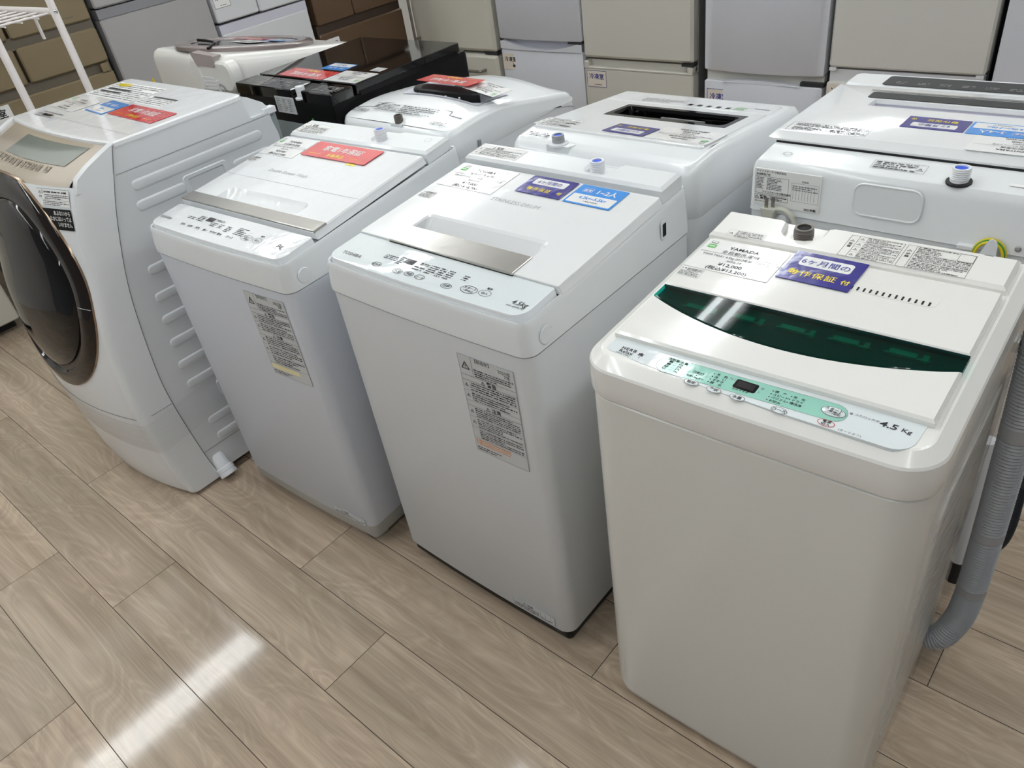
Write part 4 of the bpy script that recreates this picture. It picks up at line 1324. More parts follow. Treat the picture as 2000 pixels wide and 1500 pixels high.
def drum_washer():
    x0, x1, y0 = -2.59, -1.945, .50
    w_, d = x1 - x0, .66
    t = washer('white front-loading drum washer with a big round smoked door, leftmost in the front row', x0, y0, w_, d)
    edge = smooth_tab([(.012, .012), (.03, .003), (.12, -.010), (.32, -.026), (.47, -.018), (.62, .004), (.715, .028), (.84, .056), (.92, .082), (.945, .096)])
    # the face leans back and bows outward in plan
    BOW = .052
    def face(x, z):
        s_ = (x - w_ / 2) / (w_ / 2)
        return interp(edge, z) - BOW * (1 - s_ * s_)
    seam = smooth_tab([(.012, .112), (.03, .098), (.12, .083), (.327, .067), (.465, .072), (.598 + .065, .098), (.827, .143), (.938, .185), (1.012, .216)])
    # front shell: face columns wrapped back to the side seam
    zs = [.014, .02, .03] + [.03 + (.941 - .03) * i / 30 for i in range(1, 31)]
    b = mb(t)
    rows = []
    for z in zs:
        row = []
        sy = interp(seam, z)
        for i in range(4):
            pass
        r_ = .022
        row.append((0, sy, z))
        row.append((0, face(0, z) + r_ * 1.6, z))
        for k in range(5):
            a = pi + (pi / 2) * k / 4
            row.append((r_ + r_ * cos(a), face(r_, z) + r_ + r_ * sin(a), z))
        for i in range(1, 24):
            x = r_ + (w_ - 2 * r_) * i / 24
            row.append((x, face(x, z), z))
        for k in range(5):
            a = -pi / 2 + (pi / 2) * k / 4
            row.append((w_ - r_ + r_ * cos(a), face(w_ - r_, z) + r_ + r_ * sin(a), z))
        row.append((w_, face(w_, z) + r_ * 1.6, z))
        row.append((w_, sy, z))
        rows.append(row)
    b.loft(rows, 'white_cool', closed=False)
    n = len(rows[0])
    b.add(rows[0], [tuple(range(n))[::-1]], 'white_cool')
    shell = b.build('front_panel', t, ang=40)
    # cheeks beside the console: side ears that sweep up to the top
    def ptop(yy):       # console curve (y -> z)
        return interp([(.090, .938), (.100, .950), (.133, .965), (.180, .983), (.205, .993), (.227, 1.002)], yy)
    for side in (0, 1):
        b = mb(t)
        xa = .0006 if side == 0 else w_ - .0246
        prof = [(.094, .9405), (.103, .956), (.136, .974), (.180, .992), (.205, 1.001), (.2155, 1.005)]
        poly = [(.086, .926), (interp(seam, .93), .926)] + [(interp(seam, z), z) for z in (.95, .98, 1.0)] + [(p, q) for p, q in reversed(prof)]
        X = T((xa, 0, 0)) @ ROT(pi / 2, 'Z') @ ROT(pi / 2, 'X')     # local (x,y)->(y,z), extrude +x
        b.prism(poly, 0, .024, 'white_cool', X)
        b.build('cheek', t)
    # console (taupe) bowed like the face
    b = mb(t)
    rows = []
    prof = [(.094, .925), (.091, .936), (.0945, .9435), (.103, .9505), (.135, .9665), (.180, .984), (.205, .9935), (.222, 1.0005)]
    m_ = 22
    for j, (yy, z) in enumerate(prof):
        row = []
        for i in range(m_ + 1):
            x = .024 + (w_ - .048) * i / m_
            s_ = (x - w_ / 2) / (w_ / 2)
            k_ = BOW * (1 - s_ * s_) * (1.0 - .55 * j / (len(prof) - 1))
            row.append((x, yy - k_ + (.004 if j == 0 else 0), z))
        rows.append(row)
    b.loft(rows, 'brown_trim', closed=False)
    con = b.build('control_console', t, ang=50)
    def con_pt(x, v, lift=.0012):    # v 0..1 up the console
        a, c = prof[3], prof[6]
        yy, z = a[0] + (c[0] - a[0]) * v, a[1] + (c[1] - a[1]) * v
        z = interp([(p[0], p[1]) for p in prof[2:]], yy)
        s_ = (x - w_ / 2) / (w_ / 2)
        jj = 3 + 3 * v
        k_ = BOW * (1 - s_ * s_) * (1 - .55 * jj / (len(prof) - 1))
        return (x, yy - k_ - lift * .4, z + lift)
    def con_patch(name, xa, xb, va, vb, m, lift=.0012, slant=0.0, nx=14, nv=4):
        k = mb(t)
        k.loft([[con_pt(xa + (xb - xa) * i / nx + slant * (va + (vb - va) * j / nv), va + (vb - va) * j / nv, lift) for i in range(nx + 1)] for j in range(nv + 1)], m, closed=False)
        return k.build(name, con)
    con_patch('display', .185, .535, .36, .96, 'lcd', slant=.03)
    for i in range(11):
        xx = .175 + .029 * i if i < 10 else .478
        k = mb(t)
        k.loft([[con_pt(xx + .021 * a, v, .0014) for a in (0, .5, 1)] for v in (.14, .22, .31)], 'brown_trim', closed=False)
        pq = [con_pt(xx + .003 + .003 * q, .16 + .035 * r_, .0022) for q in range(5) for r_ in range(4)]
        rnd = random.Random(i)
        for q in range(5):
            for r_ in range(4):
                if rnd.random() < .6:
                    a, c = con_pt(xx + .003 + .003 * q, .16 + .035 * r_, .0019), con_pt(xx + .0055 + .003 * q, .185 + .035 * r_, .0019)
                    k.add([a, (c[0], a[1], a[2]), c, (a[0], c[1], c[2])], [(0, 1, 2, 3)], 'gold_dark')
        k.build('button', con)
    # cabinet behind the seam, with pressed ribs on the right side
    b = mb(t)
    sl = [(interp(seam, z), z) for z in [.03 + .966 * i / 26 for i in range(27)]]
    poly = sl + [(.575, .996), (.585, .942), (.64, .942), (.652, .88), (.655, .06), (.64, .03)]
    X = ROT(pi / 2, 'Z') @ ROT(pi / 2, 'X')
    poly_r = [(p, q) for p, q in poly]
    b.prism(poly_r[::-1], .003, w_ - .003, 'steel_cool', X)
    cab = b.build('cabinet', t, ang=30)
    XS = T((w_ - .003, 0, 0)) @ ROT(pi / 2, 'Y') @ ROT(pi / 2, 'Z')     # (x,y)->(y,z) facing +x
    def rib(ya, yb, za, name='rib'):
        k = mb(t, XS)
        k.loft([ring(ya, yb, za - .014, za + .014, .012, .012, z=.0002), ring(ya, yb, za - .014, za + .014, .012, .012, .003, z=.0026), ring(ya, yb, za - .014, za + .014, .012, .012, .006, z=.0028),
                ring(ya, yb, za - .014, za + .014, .012, .012, .0105, z=.0032)], 'steel_cool', c1=True)
        k.build(name, cab, ang=85)
    rib(.215, .60, .895); rib(.205, .345, .845); rib(.49, .61, .845)
    for z in (.685, .61, .545, .475, .405, .34, .20, .14):
        rib(interp(seam, z) + .06, .60, z)
    def grip(ya, yb, za, zb):
        k = mb(t, XS)
        k.loft([ring(ya - .012, yb + .012, za - .01, zb + .01, .012, .012, z=.0002), ring(ya - .012, yb + .012, za - .01, zb + .01, .012, .012, .002, z=.004), ring(ya, yb, za, zb, .006, .006, z=.004), ring(ya, yb, za, zb, .006, .006, .004, z=.0006)], 'steel_cool', c1=True)
        k.build('side_grip', cab)
    grip(.352, .462, .822, .862); grip(.215, .34, .262, .300)
    k = mb(t, XS)
    k.frame(.262, .69, .36, .775, .0009, 'mid_ink', None, .0008)
    k.build('service_cover', cab)
    k = mb(t, XS)
    k.rect(interp(seam, .118), .117, .64, .1184, 'grey_ink', None, .0008)
    k.build('panel_seam', cab)
    # plinth, drain filter stub, feet
    b = mb(t); b.box((.05, .17, .03), (w_ - .04, .63, .06), 'black'); b.build('base', t)
    feet(t, w_, .60, 'rubber', .03, r=.03, inset=.09)
    b = mb(t)
    b.lathe([(.024, 0), (.027, .002), (.027, .012), (.0255, .013), (.0255, .016), (.027, .017), (.027, .028), (.0225, .031), (.0225, .06), (.0225, .075)], 'white_inlet', T((w_ + .026, .116, .019)) @ ROT(R(-36), 'Y'), n=24)
    b.build('drain_stub', t)
    # joint between the front shell and the cabinet
    b = mb(t)
    b.tube([(w_ - .0008, interp(seam, z), z) for z in [.02 + .98 * i / 40 for i in range(41)]], .0014, 'grey_ink', n=6)
    b.tube([(w_ - .0004, interp(seam, .94) + .004, .936), (w_ - .0004, .40, .936), (w_ - .0004, .64, .9365)], .0011, 'mid_ink', n=6)
    b.build('side_joint', t)
    # top deck
    zt = 1.006
    b = mb(t)
    def deck(ins, dz, yf=.0):
        p = ring(0, w_, .20, .588, .006, .03, inset=ins, n=5, nf=8, z=zt + dz)
        out = []
        for x, y, z in p:
            if y < .22:
                s_ = (x - w_ / 2) / (w_ / 2)
                y -= BOW * .45 * (1 - s_ * s_) * 1.0 - .012
            out.append((x, y, z))
        return out
    b.loft([deck(.002, -.012), deck(.0015, -.008), deck(.0025, -.0025), deck(.007, 0), deck(.012, 0)], 'white_film', c1=True)
    deck_o = b.build('top_deck', t)
    b = mb(t)
    b.rect(.015, .2645, w_ - .02, .2655, 'grey_ink', None, zt + .0006)
    b.rect(.105, .262, .165, .274, 'display', None, zt + .0008)
    b.fine(.07, .25, .20, .29, 3, 'grey_ink', None, zt + .0007, seed=4)
    b.build('start_window', deck_o)
    b = mb(t)
    # rear hump: lower, narrower box sloping to the back
    prof = [(.575, .9995), (.60, .992), (.64, .967), (.652, .95), (.652, .90), (.575, .90)]
    b.prism(prof, .0, w_ - .028, 'white_cool', T((.012, 0, 0)) @ ROT(pi / 2, 'Z') @ ROT(pi / 2, 'X'))
    b.build('rear_cover', t)
    # grey back panel
    b = mb(t)
    b.box((.02, .648, .06), (w_ - .02, .672, .945), 'grey_back')
    for z in (.83, .70):
        b.cyl(.018, .018, 0, .03, 'grey_back', T((w_ - .022, .66, z)) @ ROT(pi / 2, 'Y'), n=14)
    b.build('back_panel', t)
    b = mb(t)
    b.box((w_ - .03, .63, .935), (w_ - .004, .668, .95), 'white_inlet')
    b.build('hose_clip', t)
    # door
    cx, cz = w_ / 2 + .016, .668
    def dpt(r_, a, lift):
        x, z = cx + r_ * cos(a), cz + r_ * sin(a)
        return (x, face(x, z) - lift, z)
    N_ = 64
    ringd = lambda r_, lift: [dpt(r_, 2 * pi * i / N_, lift) for i in range(N_)]
    flip = lambda rs: [list(reversed(r_)) for r_ in rs]
    b = mb(t)
    b.loft(flip([ringd(.2905, -.002), ringd(.2905, .003), ringd(.289, .0045), ringd(.2875, .004)]), 'door_gold')
    b.loft(flip([ringd(.2875, .004), ringd(.286, .0065), ringd(.266, .011), ringd(.246, .0125), ringd(.2435, .011)]), 'door_ring')
    b.loft(flip([ringd(.2435, .011), ringd(.240, .003), ringd(.222, .001)]), 'black_gloss')
    door = b.build('door', t, ang=40)
    b = mb(t)
    b.loft(flip([ringd(.227, .001), ringd(.225, .007), ringd(.220, .0105), ringd(.19, .0165), ringd(.14, .022), ringd(.08, .0255), ringd(.03, .027)]), 'door_glass', c1=True, strips=False)
    part_label(b.build('door_glass', door, ang=50), 'smoked dark round glass')
    b = mb(t)
    k = [dpt(.25, R(-2), .0126), dpt(.266, R(-2.5), .0112), dpt(.286, R(-3), .0068)]
    b.tube(k, .0009, 'mid_ink', n=6)
    b.build('door_seam', door)
    # caution labels on the face, between the door and the right edge
    def fpatch(name, xa, xb, za, zb, fn):
        k = mb(t)
        n2 = 6
        yv = face((xa + xb) / 2, (za + zb) / 2)
        sl_ = (face((xa + xb) / 2, zb) - face((xa + xb) / 2, za)) / (zb - za)
        sx_ = (face(xb, (za + zb) / 2) - face(xa, (za + zb) / 2)) / (xb - xa)
        ux = Vector((1, sx_, 0)).normalized()
        uz = Vector((0, sl_, 1)).normalized()
        nn = ux.cross(uz).normalized()
        uz = nn.cross(ux)
        Xp = Matrix(((ux.x, uz.x, nn.x, xa), (ux.y, uz.y, nn.y, face(xa, za)), (ux.z, uz.z, nn.z, za), (0, 0, 0, 1)))
        fn(k, T((0, 0, .0)) @ Xp)
        k.build(name, shell)
    def f1(k, X):
        W_, H_ = .122, .040
        k.flat([(0.0, H_), (W_, H_), (W_, 0), (.014, 0)][::-1], 'paper', X, .0028)
        k.rect(0, H_ - .0007, W_, H_, 'ink', X, .003)
        k.rect(W_ - .0007, 0, W_, H_, 'ink', X, .003)
        tri(k, .012, H_ - .010, .0045, 'ink', X, .0031)
        k.annulus(.0033, .0033, .0041, .0041, 'ink', X, .0031, 20, .022, H_ - .008)
        k.text('警告', .0085, H_ - .021, .0055, 'ink', X, z=.0031, bold=.02)
        k.fine(.028, H_ - .0115, W_ - .003, H_ - .0035, 1, 'ink', X, .0031, seed=2)
        k.fine(.030, H_ - .0245, W_ - .003, H_ - .0125, 3, 'ink', X, .0031, seed=3)
        k.rect(.012, H_ - .026, W_, H_ - .0256, 'ink', X, .0031)
        k.fine(.022, .001, W_ - .003, H_ - .0275, 3, 'ink', X, .0031, seed=6)
    fpatch('caution_label', .508, .630, .899, .936, f1)
    def f2(k, X):
        W_, H_ = .108, .050
        k.flat([(0.0, H_), (W_, H_), (W_, 0.003), (W_ - .003, 0), (.040, 0)][::-1], 'black', X, .003)
        for i, s_ in enumerate(('あぶないから', 'なかにはいっては', 'いけません')):
            k.text(s_, W_ - .003, H_ - .0145 - .0135 * i, .0125, 'paper', X, 'RIGHT', z=.0034, bold=.014, sx=.80 if i == 1 else .84)
    fpatch('child_warning_label', .524, .632, .846, .897, f2)
    # printed notes on the deck
    b = mb(t)
    zz = zt + .0004
    b.rect(.03, .425, .31, .545, 'paper', None, zz)
    b.rect(.33, .43, .475, .49, 'paper', None, zz)
    b.fine(.035, .43, .305, .54, 9, 'grey_ink', None, zz + .0004, seed=12)
    b.rect(.05, .488, .19, .498, 'ink', None, zz + .0006); b.rect(.045, .465, .17, .475, 'ink', None, zz + .0006)
    b.rect(.345, .478, .475, .488, 'ink', None, zz + .0006)
    b.fine(.335, .433, .47, .476, 4, 'grey_ink', None, zz + .0004, seed=13)
    b.add([(.085 + .04 * cos(2 * pi * i / 24), .528 + .013 * sin(2 * pi * i / 24), zz + .0007) for i in range(24)], [tuple(range(24))], 'card_yellow')
    b.build('printed_notes', deck_o)
    # stretch film round the lower part
    b = mb(t)
    rows = []
    for j in range(9):
        row = []
        z0_ = .30 - .105 * j / 8
        for i in range(26):
            x = .0 + w_ * i / 25
            z = z0_ + .09 * (1 - (i / 25)) - .05 * (i / 25) * (1 - i / 25) * 2
            row.append((x, face(x, z) - .0022 - .012 * max(0, .25 - i / 25), z))
        for i in range(1, 9):
            y = face(w_, z0_) + .24 * i / 8
            row.append((w_ + .004, y, z0_ + .03 * i / 8))
        rows.append(row)
    b.loft(list(reversed(rows)), 'film', closed=False)
    b.build('wrapping_film', t)
    b = mb(t)
    pts = [(x, face(x, .318) - .0006, .318 - .0) for x in [.02 + (w_ - .04) * i / 24 for i in range(25)]]
    b.tube(pts + [(w_ + .0004, face(w_, .318) + .03, .318), (w_ + .0006, interp(seam, .318), .3185)], .0009, 'grey_ink', n=6)
    b.build('panel_seam', shell)
    return t
WASH_A = drum_washer()

# ------------------------------------------------------------------ back row (their backs face the camera)
def cabinet(t, w_, d, zb, zt, m, rf=.03, rb=.03):
    b = mb(t)
    b.loft([ring(.003, w_ - .003, .003, d - .003, rf, rb, .004, z=zb), ring(.003, w_ - .003, .003, d - .003, rf, rb, z=zb + .006), ring(.003, w_ - .003, .003, d - .003, rf, rb, z=zt)], m, c0=True, c1=True)
    o = b.build('cabinet', t)
    b = mb(t); b.box((.03, .03, .02), (w_ - .03, d - .03, zb + .004), 'black'); b.build('base', t)
    feet(t, w_, d, 'rubber', .02, r=.02, inset=.06)
    return o

def domed_washer():          # white, arched top, black lid grip
    w_, d = .49, .56
    t = washer('white washer with an arched domed top and black lid grip, in the back row', -1.985, 1.375, w_, d)
    cabinet(t, w_, d, .03, .772, 'steel_cool', .04, .04)
    ed = smooth_tab([(0, .838), (.02, .846), (.06, .853), (.15, .860), (.26, .852), (.395, .826), (.52, .800), (.56, .775)])
    zf0 = lambda x, y: interp(ed, y)
    def zc(x, y):
        s_ = min(1, abs(x - w_ / 2) / (w_ / 2 - .018))
        return interp(ed, y) + (.036 * max(0, min(1, y / .3, (d - .018 - y) / .06))) * (1 - s_ ** 2)
    rr = dict(rf=.05, rb=.045, n=6)
    # ring rf is the near (rear) side here
    b = mb(t)
    L = lambda ins, z=None, dz=0.0: side_subdiv(ring(0, w_, 0, d, inset=ins, z=z if z is not None else 0, **rr), .04, None if z is not None else zf0, dz)
    b.loft([L(.002, .771), L(0, .775), L(0, None, -.040), L(.003, None, -.034), L(.004, None, -.016), L(.010, None, -.004), L(.018, None, 0)], 'white_cool')
    cap_grid(b, L(.018, None, 0), zc, 'white_cool', cols=16)
    cov = b.build('top_cover', t, ang=50)
    def on(x, y, dz=0.0): return (x, y, zc(x, y) + dz)
    def drape(name, x0, x1, y0, y1, m, lift, par, nx=8, ny=6, holes=None):
        k = mb(t)
        k.loft([[on(x0 + (x1 - x0) * i / nx, y0 + (y1 - y0) * j / ny, lift) for i in range(nx + 1)] for j in range(ny + 1)], m, closed=False)
        return k.build(name, par)
    # lid seam, label panels near the hinge
    k = mb(t)
    pts = [on(.022, .075, .001), on(.10, .082, .001), on(.125, .108, .001), on(.40, .108, .001), on(.405, .088, .001), on(.452, .086, .001)]
    k.tube(pts, .0012, 'mid_ink', n=6)
    k.build('lid_seam', cov)
    for (x0, x1, y0, y1, sd) in ((.03, .095, .045, .065, 1), (.105, .21, .06, .098, 2), (.215, .37, .055, .098, 3), (.375, .44, .03, .048, 4)):
        k = mb(t)
        yy, sl_ = y0, (zc((x0 + x1) / 2, y1) - zc((x0 + x1) / 2, y0)) / (y1 - y0)
        X = T((x0, y0, zc((x0 + x1) / 2, y0) + .0035)) @ ROT(math.atan(sl_), 'X')
        k.frame(0, 0, x1 - x0, y1 - y0, .0006, 'grey_ink', X, 0)
        k.fine(.002, .001, x1 - x0 - .002, y1 - y0 - .001, 5 if sd in (2, 3) else 3, 'ink', X, .0002, seed=sd)
        k.build('caution_label', cov)
    # inlet alcove
    k = mb(t)
    k.prism([(.239, .006), (.286, .006), (.286, .018), (.279, .032), (.264, .038), (.248, .033), (.239, .02)], .80, .848, 'white_cool', T((0, .006, 0)))
    k.build('inlet_alcove', t)
    inlet(t, T((.262, .026, .848)), 'brown_inlet', r=.0125, h=.022, flange=False)
    for x in (.05, .115, .44):
        k = mb(t); k.plate(x - .012, x + .012, -.006, .006, .798, .803, 'white_cool', .002, .001); k.build('rear_clip', t)
    k = mb(t); k.box((.47, -.0015, .60), (.474, .004, .80), 'mid_ink'); k.build('rear_joint', t)
    k = mb(t); k.tube([(w_ + .0005, .10, .765), (w_ + .002, .10, .80)], .006, 'grey_back', n=8); k.build('side_slot', t)
    # hand opening: sunken pale well, black tray grip
    wl = drape('lid_well', .135, .44, .165, .30, 'fr_violet', .0022, cov)
    gp = mb(t, T((-.005, -.035, 0)))
    gz = zc(.29, .205)
    prof = [(.165, .232), (.178, .214), (.20, .208), (.42, .208), (.44, .222), (.40, .262), (.19, .262)]
    gp.prism([(x, y) for x, y in prof], gz - .014, gz + .012, 'black', ch=.004)
    for x in (.205, .26, .315, .37):
        gp.box((x, .2070, gz - .003), (x + .006, .2086, gz + .001), 'paper')
    part_label(gp.build('lid_grip', cov), 'black tray-shaped grip')
    k = mb(t); k.loft([[on(x, y, .0032) for x in (.28, .34, .40, .43)] for y in (.235, .255, .275)], 'black', closed=False); k.build('grip_opening', cov)
    return t
WASH_E = domed_washer()

def framed_window_washer():       # white washer with dark framed well in the lid
    w_, d = .512, .53
    t = washer('white back-row washer with a dark-framed window well in its lid', -1.27, 1.348, w_, d)
    zs = .752
    cabinet(t, w_, d, .03, zs, 'steel_cool', .03, .03)
    ed = [(0, .860), (.03, .872), (.10, .8785), (.50, .8365), (d, .826)]
    zf = lambda x, y: interp(ed, y)
    rr = dict(rf=.035, rb=.03, n=6)
    L = lambda ins, z=None, dz=0.0: side_subdiv(ring(0, w_, 0, d, inset=ins, z=z if z is not None else 0, **rr), .05, None if z is not None else zf, dz)
    b = mb(t)
    b.loft([L(.003, zs - .002), L(0, zs + .003), L(0.001, None, -.016), L(.004, None, -.010), L(.012, None, -.001), L(.016, None, 0), L(.020, None, 0)], 'white_cool')
    cap_grid(b, side_subdiv(ring(0, w_, 0, d, inset=.020, **rr), .014, zf, 0), zf, 'white_cool', cols=36, hole=(.122, .444, .246, .350))
    cov = b.build('top_cover', t, ang=40)
    b = mb(t); b.plate(.17, .40, .836, .846, -.002, .004, 'white_cool', .003, .001, T((0, 0, 0)) @ FRONT); b.build('rear_lip', t)
    # lid in the sloped plane
    X0 = T((0, .10, .8782)) @ ROT(math.atan(-.105), 'X') @ T((0, -.10, 0))
    X = X0 @ T((0, -.031, 0))
    b = mb(t, X)
    b.loft([ring(.022, w_ - .030, .112, .42, .006, .004, z=-.004), ring(.022, w_ - .030, .112, .42, .006, .004, z=.001), ring(.022, w_ - .030, .112, .42, .006, .004, .002, z=.003),
            ring(.115, .452, .268, .392, .004, .004, z=.003), ring(.117, .450, .270, .390, .004, .004, z=.0015)], 'white_lid')
    lid = b.build('lid', t, ang=20)
    b = mb(t, X)
    b.loft([ring(.115, .452, .268, .392, .004, .004, z=.0024), ring(.128, .438, .288, .374, .02, .012, z=.0024), ring(.132, .434, .292, .372, .02, .012, z=-.008), ring(.14, .426, .296, .368, .01, .01, z=-.05)], 'black_gloss', c1=True)
    b.rect(.135, .268, .18, .280, 'gasket', None, .0028)
    wf = part_label(b.build('window_frame', lid), 'glossy black well frame')
    b = mb(t, X)
    b.box((.235, .352, -.045), (.355, .358, -.012), 'fr_side'); b.build('inner_tray', lid)
    # front control strip
    b = mb(t, X0)
    b.plate(.022, w_ - .030, .393, .488, -.004, .0025, 'panel_w', .02, .0015)
    for i in range(5):
        b.rect(.26 + .026 * i, .405, .272 + .026 * i, .422, 'ink' if i else 'display', None, .0028)
    b.fine(.12, .405, .25, .445, 5, 'grey_ink', None, .0028, seed=3); b.fine(.385, .403, .415, .435, 4, 'tag_green', None, .0028, seed=4)
    b.rect(.110, .393, .1106, .488, 'mid_ink', None, .0028); b.rect(.42, .393, .4206, .488, 'mid_ink', None, .0028)
    b.text('Hisense', -.450, -.435, .012, 'ink', ROT(pi, 'Z'), 'CENTER', z=.0028, bold=.02)
    b.build('control_panel', t)
    b = mb(t, X)
    b.rect(.012, .120, .124, .186, 'paper', None, .0033)
    warn_block(b, T((0, 0, .0033)), .013, .121, .123, .185, None, 3, 3, 7, t=.0005)
    for y in (.126, .15): b.rect(.09, y, .12, y + .005, 'ink', None, .004)
    b.build('caution_label', lid)
    b = mb(t)
    Xr = T((0, .033, .8735)) @ ROT(math.atan(.085), 'X')
    b.frame(.018, .0, .102, .028, .0004, 'grey_ink', Xr, .0006)
    b.fine(.03, .003, .098, .025, 3, 'ink', Xr, .0006, seed=5)
    tri(b, .092, .012, .004, 'ink', Xr, .0007)
    b.build('caution_label', cov)
    b = mb(t); b.prism([(.118, .006), (.18, .006), (.19, .028), (.168, .045), (.13, .045), (.118, .032)], .80, .8715, 'white_cool'); b.build('inlet_alcove', t)
    inlet(t, T((.146, .018, .8715)), 'grey_hose', r=.0145, h=.022, plug='blue_plug')
    return t, X
WASH_F, XF = framed_window_washer()

def cord_washer():               # white washer with coiled mains cord at its back
    w_, d = .53, .56
    t = washer('white back-row washer with a plug and coiled cord on its back, at the right edge', -.668, 1.405, w_, d)
    zs = .776
    cabinet(t, w_, d, .03, zs - .002, 'steel_cool', .012, .03)
    rr = dict(rf=.014, rb=.03, n=5)
    ed = [(0, .872), (.015, .879), (.09, .886), (.10, .886), (d, .868)]
    zf = lambda x, y: interp(ed, y)
    L = lambda ins, z=None, dz=0.0: side_subdiv(ring(0, w_, 0, d, inset=ins, z=z if z is not None else 0, **rr), .03, None if z is not None else zf, dz)
    b = mb(t)
    b.loft([L(0.0, zs), L(.001, zs + .003), L(.003, None, -.016), L(.006, None, -.006), L(.012, None, 0), L(.016, None, 0)], 'white_cool')
    cap_grid(b, L(.016, None, 0), zf, 'white_cool', cols=2)
    cov = b.build('top_cover', t)
    # lid
    X = T((0, .095, .887)) @ ROT(math.atan(-.02), 'X') @ T((0, -.095, 0))
    b = mb(t, X)
    b.box((.012, .092, -.004), (w_ - .012, .11, .0015), 'dark')
    b.build('hinge_gap', t)
    b = mb(t, X)
    b.loft([ring(-.009, w_ + .009, .094, .452, .008, .006, z=.002), ring(-.009, w_ + .009, .094, .452, .008, .006, z=.006), ring(-.009, w_ + .009, .094, .452, .008, .006, .014, z=.0185), ring(-.009, w_ + .009, .094, .452, .008, .006, .020, z=.020),
            ring(.115, w_ - .03, .30, .345, .004, .004, z=.020), ring(.117, w_ - .032, .303, .343, .004, .004, z=.012)], 'white_lid', c1=False)
    lid = b.build('lid', t, ang=20)
    b = mb(t, X)
    b.loft([ring(.115, w_ - .03, .30, .345, .004, .004, z=.0195), ring(.118, w_ - .033, .306, .345, .004, .004, z=.008), ], 'fr_violet', c1=True)
    b.build('hand_well', lid)
    b = mb(t, X)
    b.plate(.095, w_ + .0, .352, .392, .0188, .0215, 'gasket', .008, .001)
    part_label(b.build('lid_handle', lid), 'long dark grip bar')
    b = mb(t, X)
    b.plate(.005, w_ - .005, .452, .54, -.004, .018, 'white_cool', .02, .006)
    b.build('console', t)
    b = mb(t, X)
    b.plate(.088, w_ - .004, .456, .525, .0178, .0190, 'gasket', .01, .0008)
    b.plate(.088, w_ - .004, .3955, .4045, .0195, .0225, 'chrome', .002, .0008)
    for i in range(9):
        b.fine(.115 + .045 * i, .468, .14 + .045 * i, .486, 2, 'grey_ink', None, .0194, seed=i)
    pnl = part_label(b.build('control_panel', t), 'dark grey control panel with pale print')
    b = mb(t, X)
    Xl = T((0, 0, .0203))
    b.frame(.020, .112, .178, .160, .0006, 'ink', Xl, .0003)
    b.fine(.03, .138, .165, .156, 3, 'ink', Xl, .0003, seed=1); b.fine(.03, .116, .09, .134, 3, 'ink', Xl, .0003, seed=2); b.fine(.105, .116, .165, .134, 3, 'ink', Xl, .0003, seed=3)
    tri(b, .171, .146, .005, 'ink', Xl, .0003); tri(b, .171, .122, .005, 'ink', Xl, .0003); tri(b, .098, .122, .004, 'ink', Xl, .0003)
    b.build('caution_label', lid)
    # rear details, drawn on the upright back (y = 0 face)
    Xb = T((0, -.0004, 0)) @ FRONT
    Xt = T((0, .0035, 0)) @ FRONT
    b = mb(t)
    b.plate(.012, .148, .790, .866, -.003, .0006, 'paper', .002, .0002, Xb)
    Xp = T((0, -.0012, 0)) @ FRONT
    b.text('アイリスオーヤマ株式会社', .016, .8595, .0052, 'ink', Xp, bold=.01); b.text('全自動洗濯機', .016, .853, .005, 'ink', Xp, bold=.02)
    b.frame(.015, .815, .084, .851, .0005, 'ink', Xp, .0003); b.fine(.017, .824, .034, .849, 8, 'ink', Xp, seed=1); b.fine(.039, .824, .070, .849, 8, 'ink', Xp, seed=2)
    b.text('アイリスオーヤマ株式会社', .030, .8168, .005, 'ink', Xp, bold=.02)
    b.frame(.015, .802, .084, .8125, .0006, 'ink', Xp, .0003); tri(b, .020, .8058, .004, 'ink', Xp); b.text('警告', .026, .8042, .0075, 'ink', Xp, bold=.04); b.fine(.045, .803, .082, .8115, 2, 'ink', Xp, seed=4)
    b.fine(.016, .796, .05, .7995, 1, 'grey_ink', Xp, seed=5)
    b.frame(.090, .808, .145, .846, .0004, 'grey_ink', Xp, .0003)
    for i in range(8): b.rect(.094 + .006 * i, .812, .0945 + .006 * i, .842, 'grey_ink', Xp, .0003)
    b.fine(.092, .83, .143, .842, 3, 'grey_ink', Xp, seed=7)
    b.text('配線図', .117, .8485, .0045, 'ink', Xp, 'CENTER'); b.text('2021年製', .118, .7925, .006, 'ink', Xp, bold=.02)
    b.build('rating_plate', cov)
    b = mb(t)
    b.loft([ring(.208, .332, .801, .866, .02, .02, z=-.002), ring(.208, .332, .801, .866, .02, .02, .001, z=.0016), ring(.208, .332, .801, .866, .02, .02, .003, z=.0016), ring(.208, .332, .801, .866, .02, .02, .0045, z=.0003)], 'white_cool', Xb, c1=True)
    b.build('rear_cover_plate', cov)
    b = mb(t)
    Xw = T((.22, .035, .8818)) @ ROT(math.atan(.09), 'X')
    b.frame(0, 0, .094, .032, .0006, 'ink', Xw, .0005); b.fine(.004, .002, .076, .030, 4, 'ink', Xw, .0006, seed=3); tri(b, .084, .012, .006, 'ink', Xw, .0006); b.rect(.0765, 0, .077, .032, 'ink', Xw, .0005)
    b.build('caution_label', cov)
    b = mb(t)
    b.annulus(.0075, .0055, .0095, .007, 'mid_ink', T((.058, .045, .8833)) @ ROT(math.atan(.09), 'X'), .0005)
    b.build('moulded_ring', cov)
    b = mb(t); b.lathe([(.021, 0), (.021, .003), (.016, .004)], 'rubber', T((.375, .026, .8800)) @ ROT(.08, 'X'), n=24); b.build('inlet_gasket', t)
    inlet(t, T((.375, .026, .8815)), 'white_inlet', r=.0155, h=.026, plug='blue_plug', flange=False)
    b = mb(t)
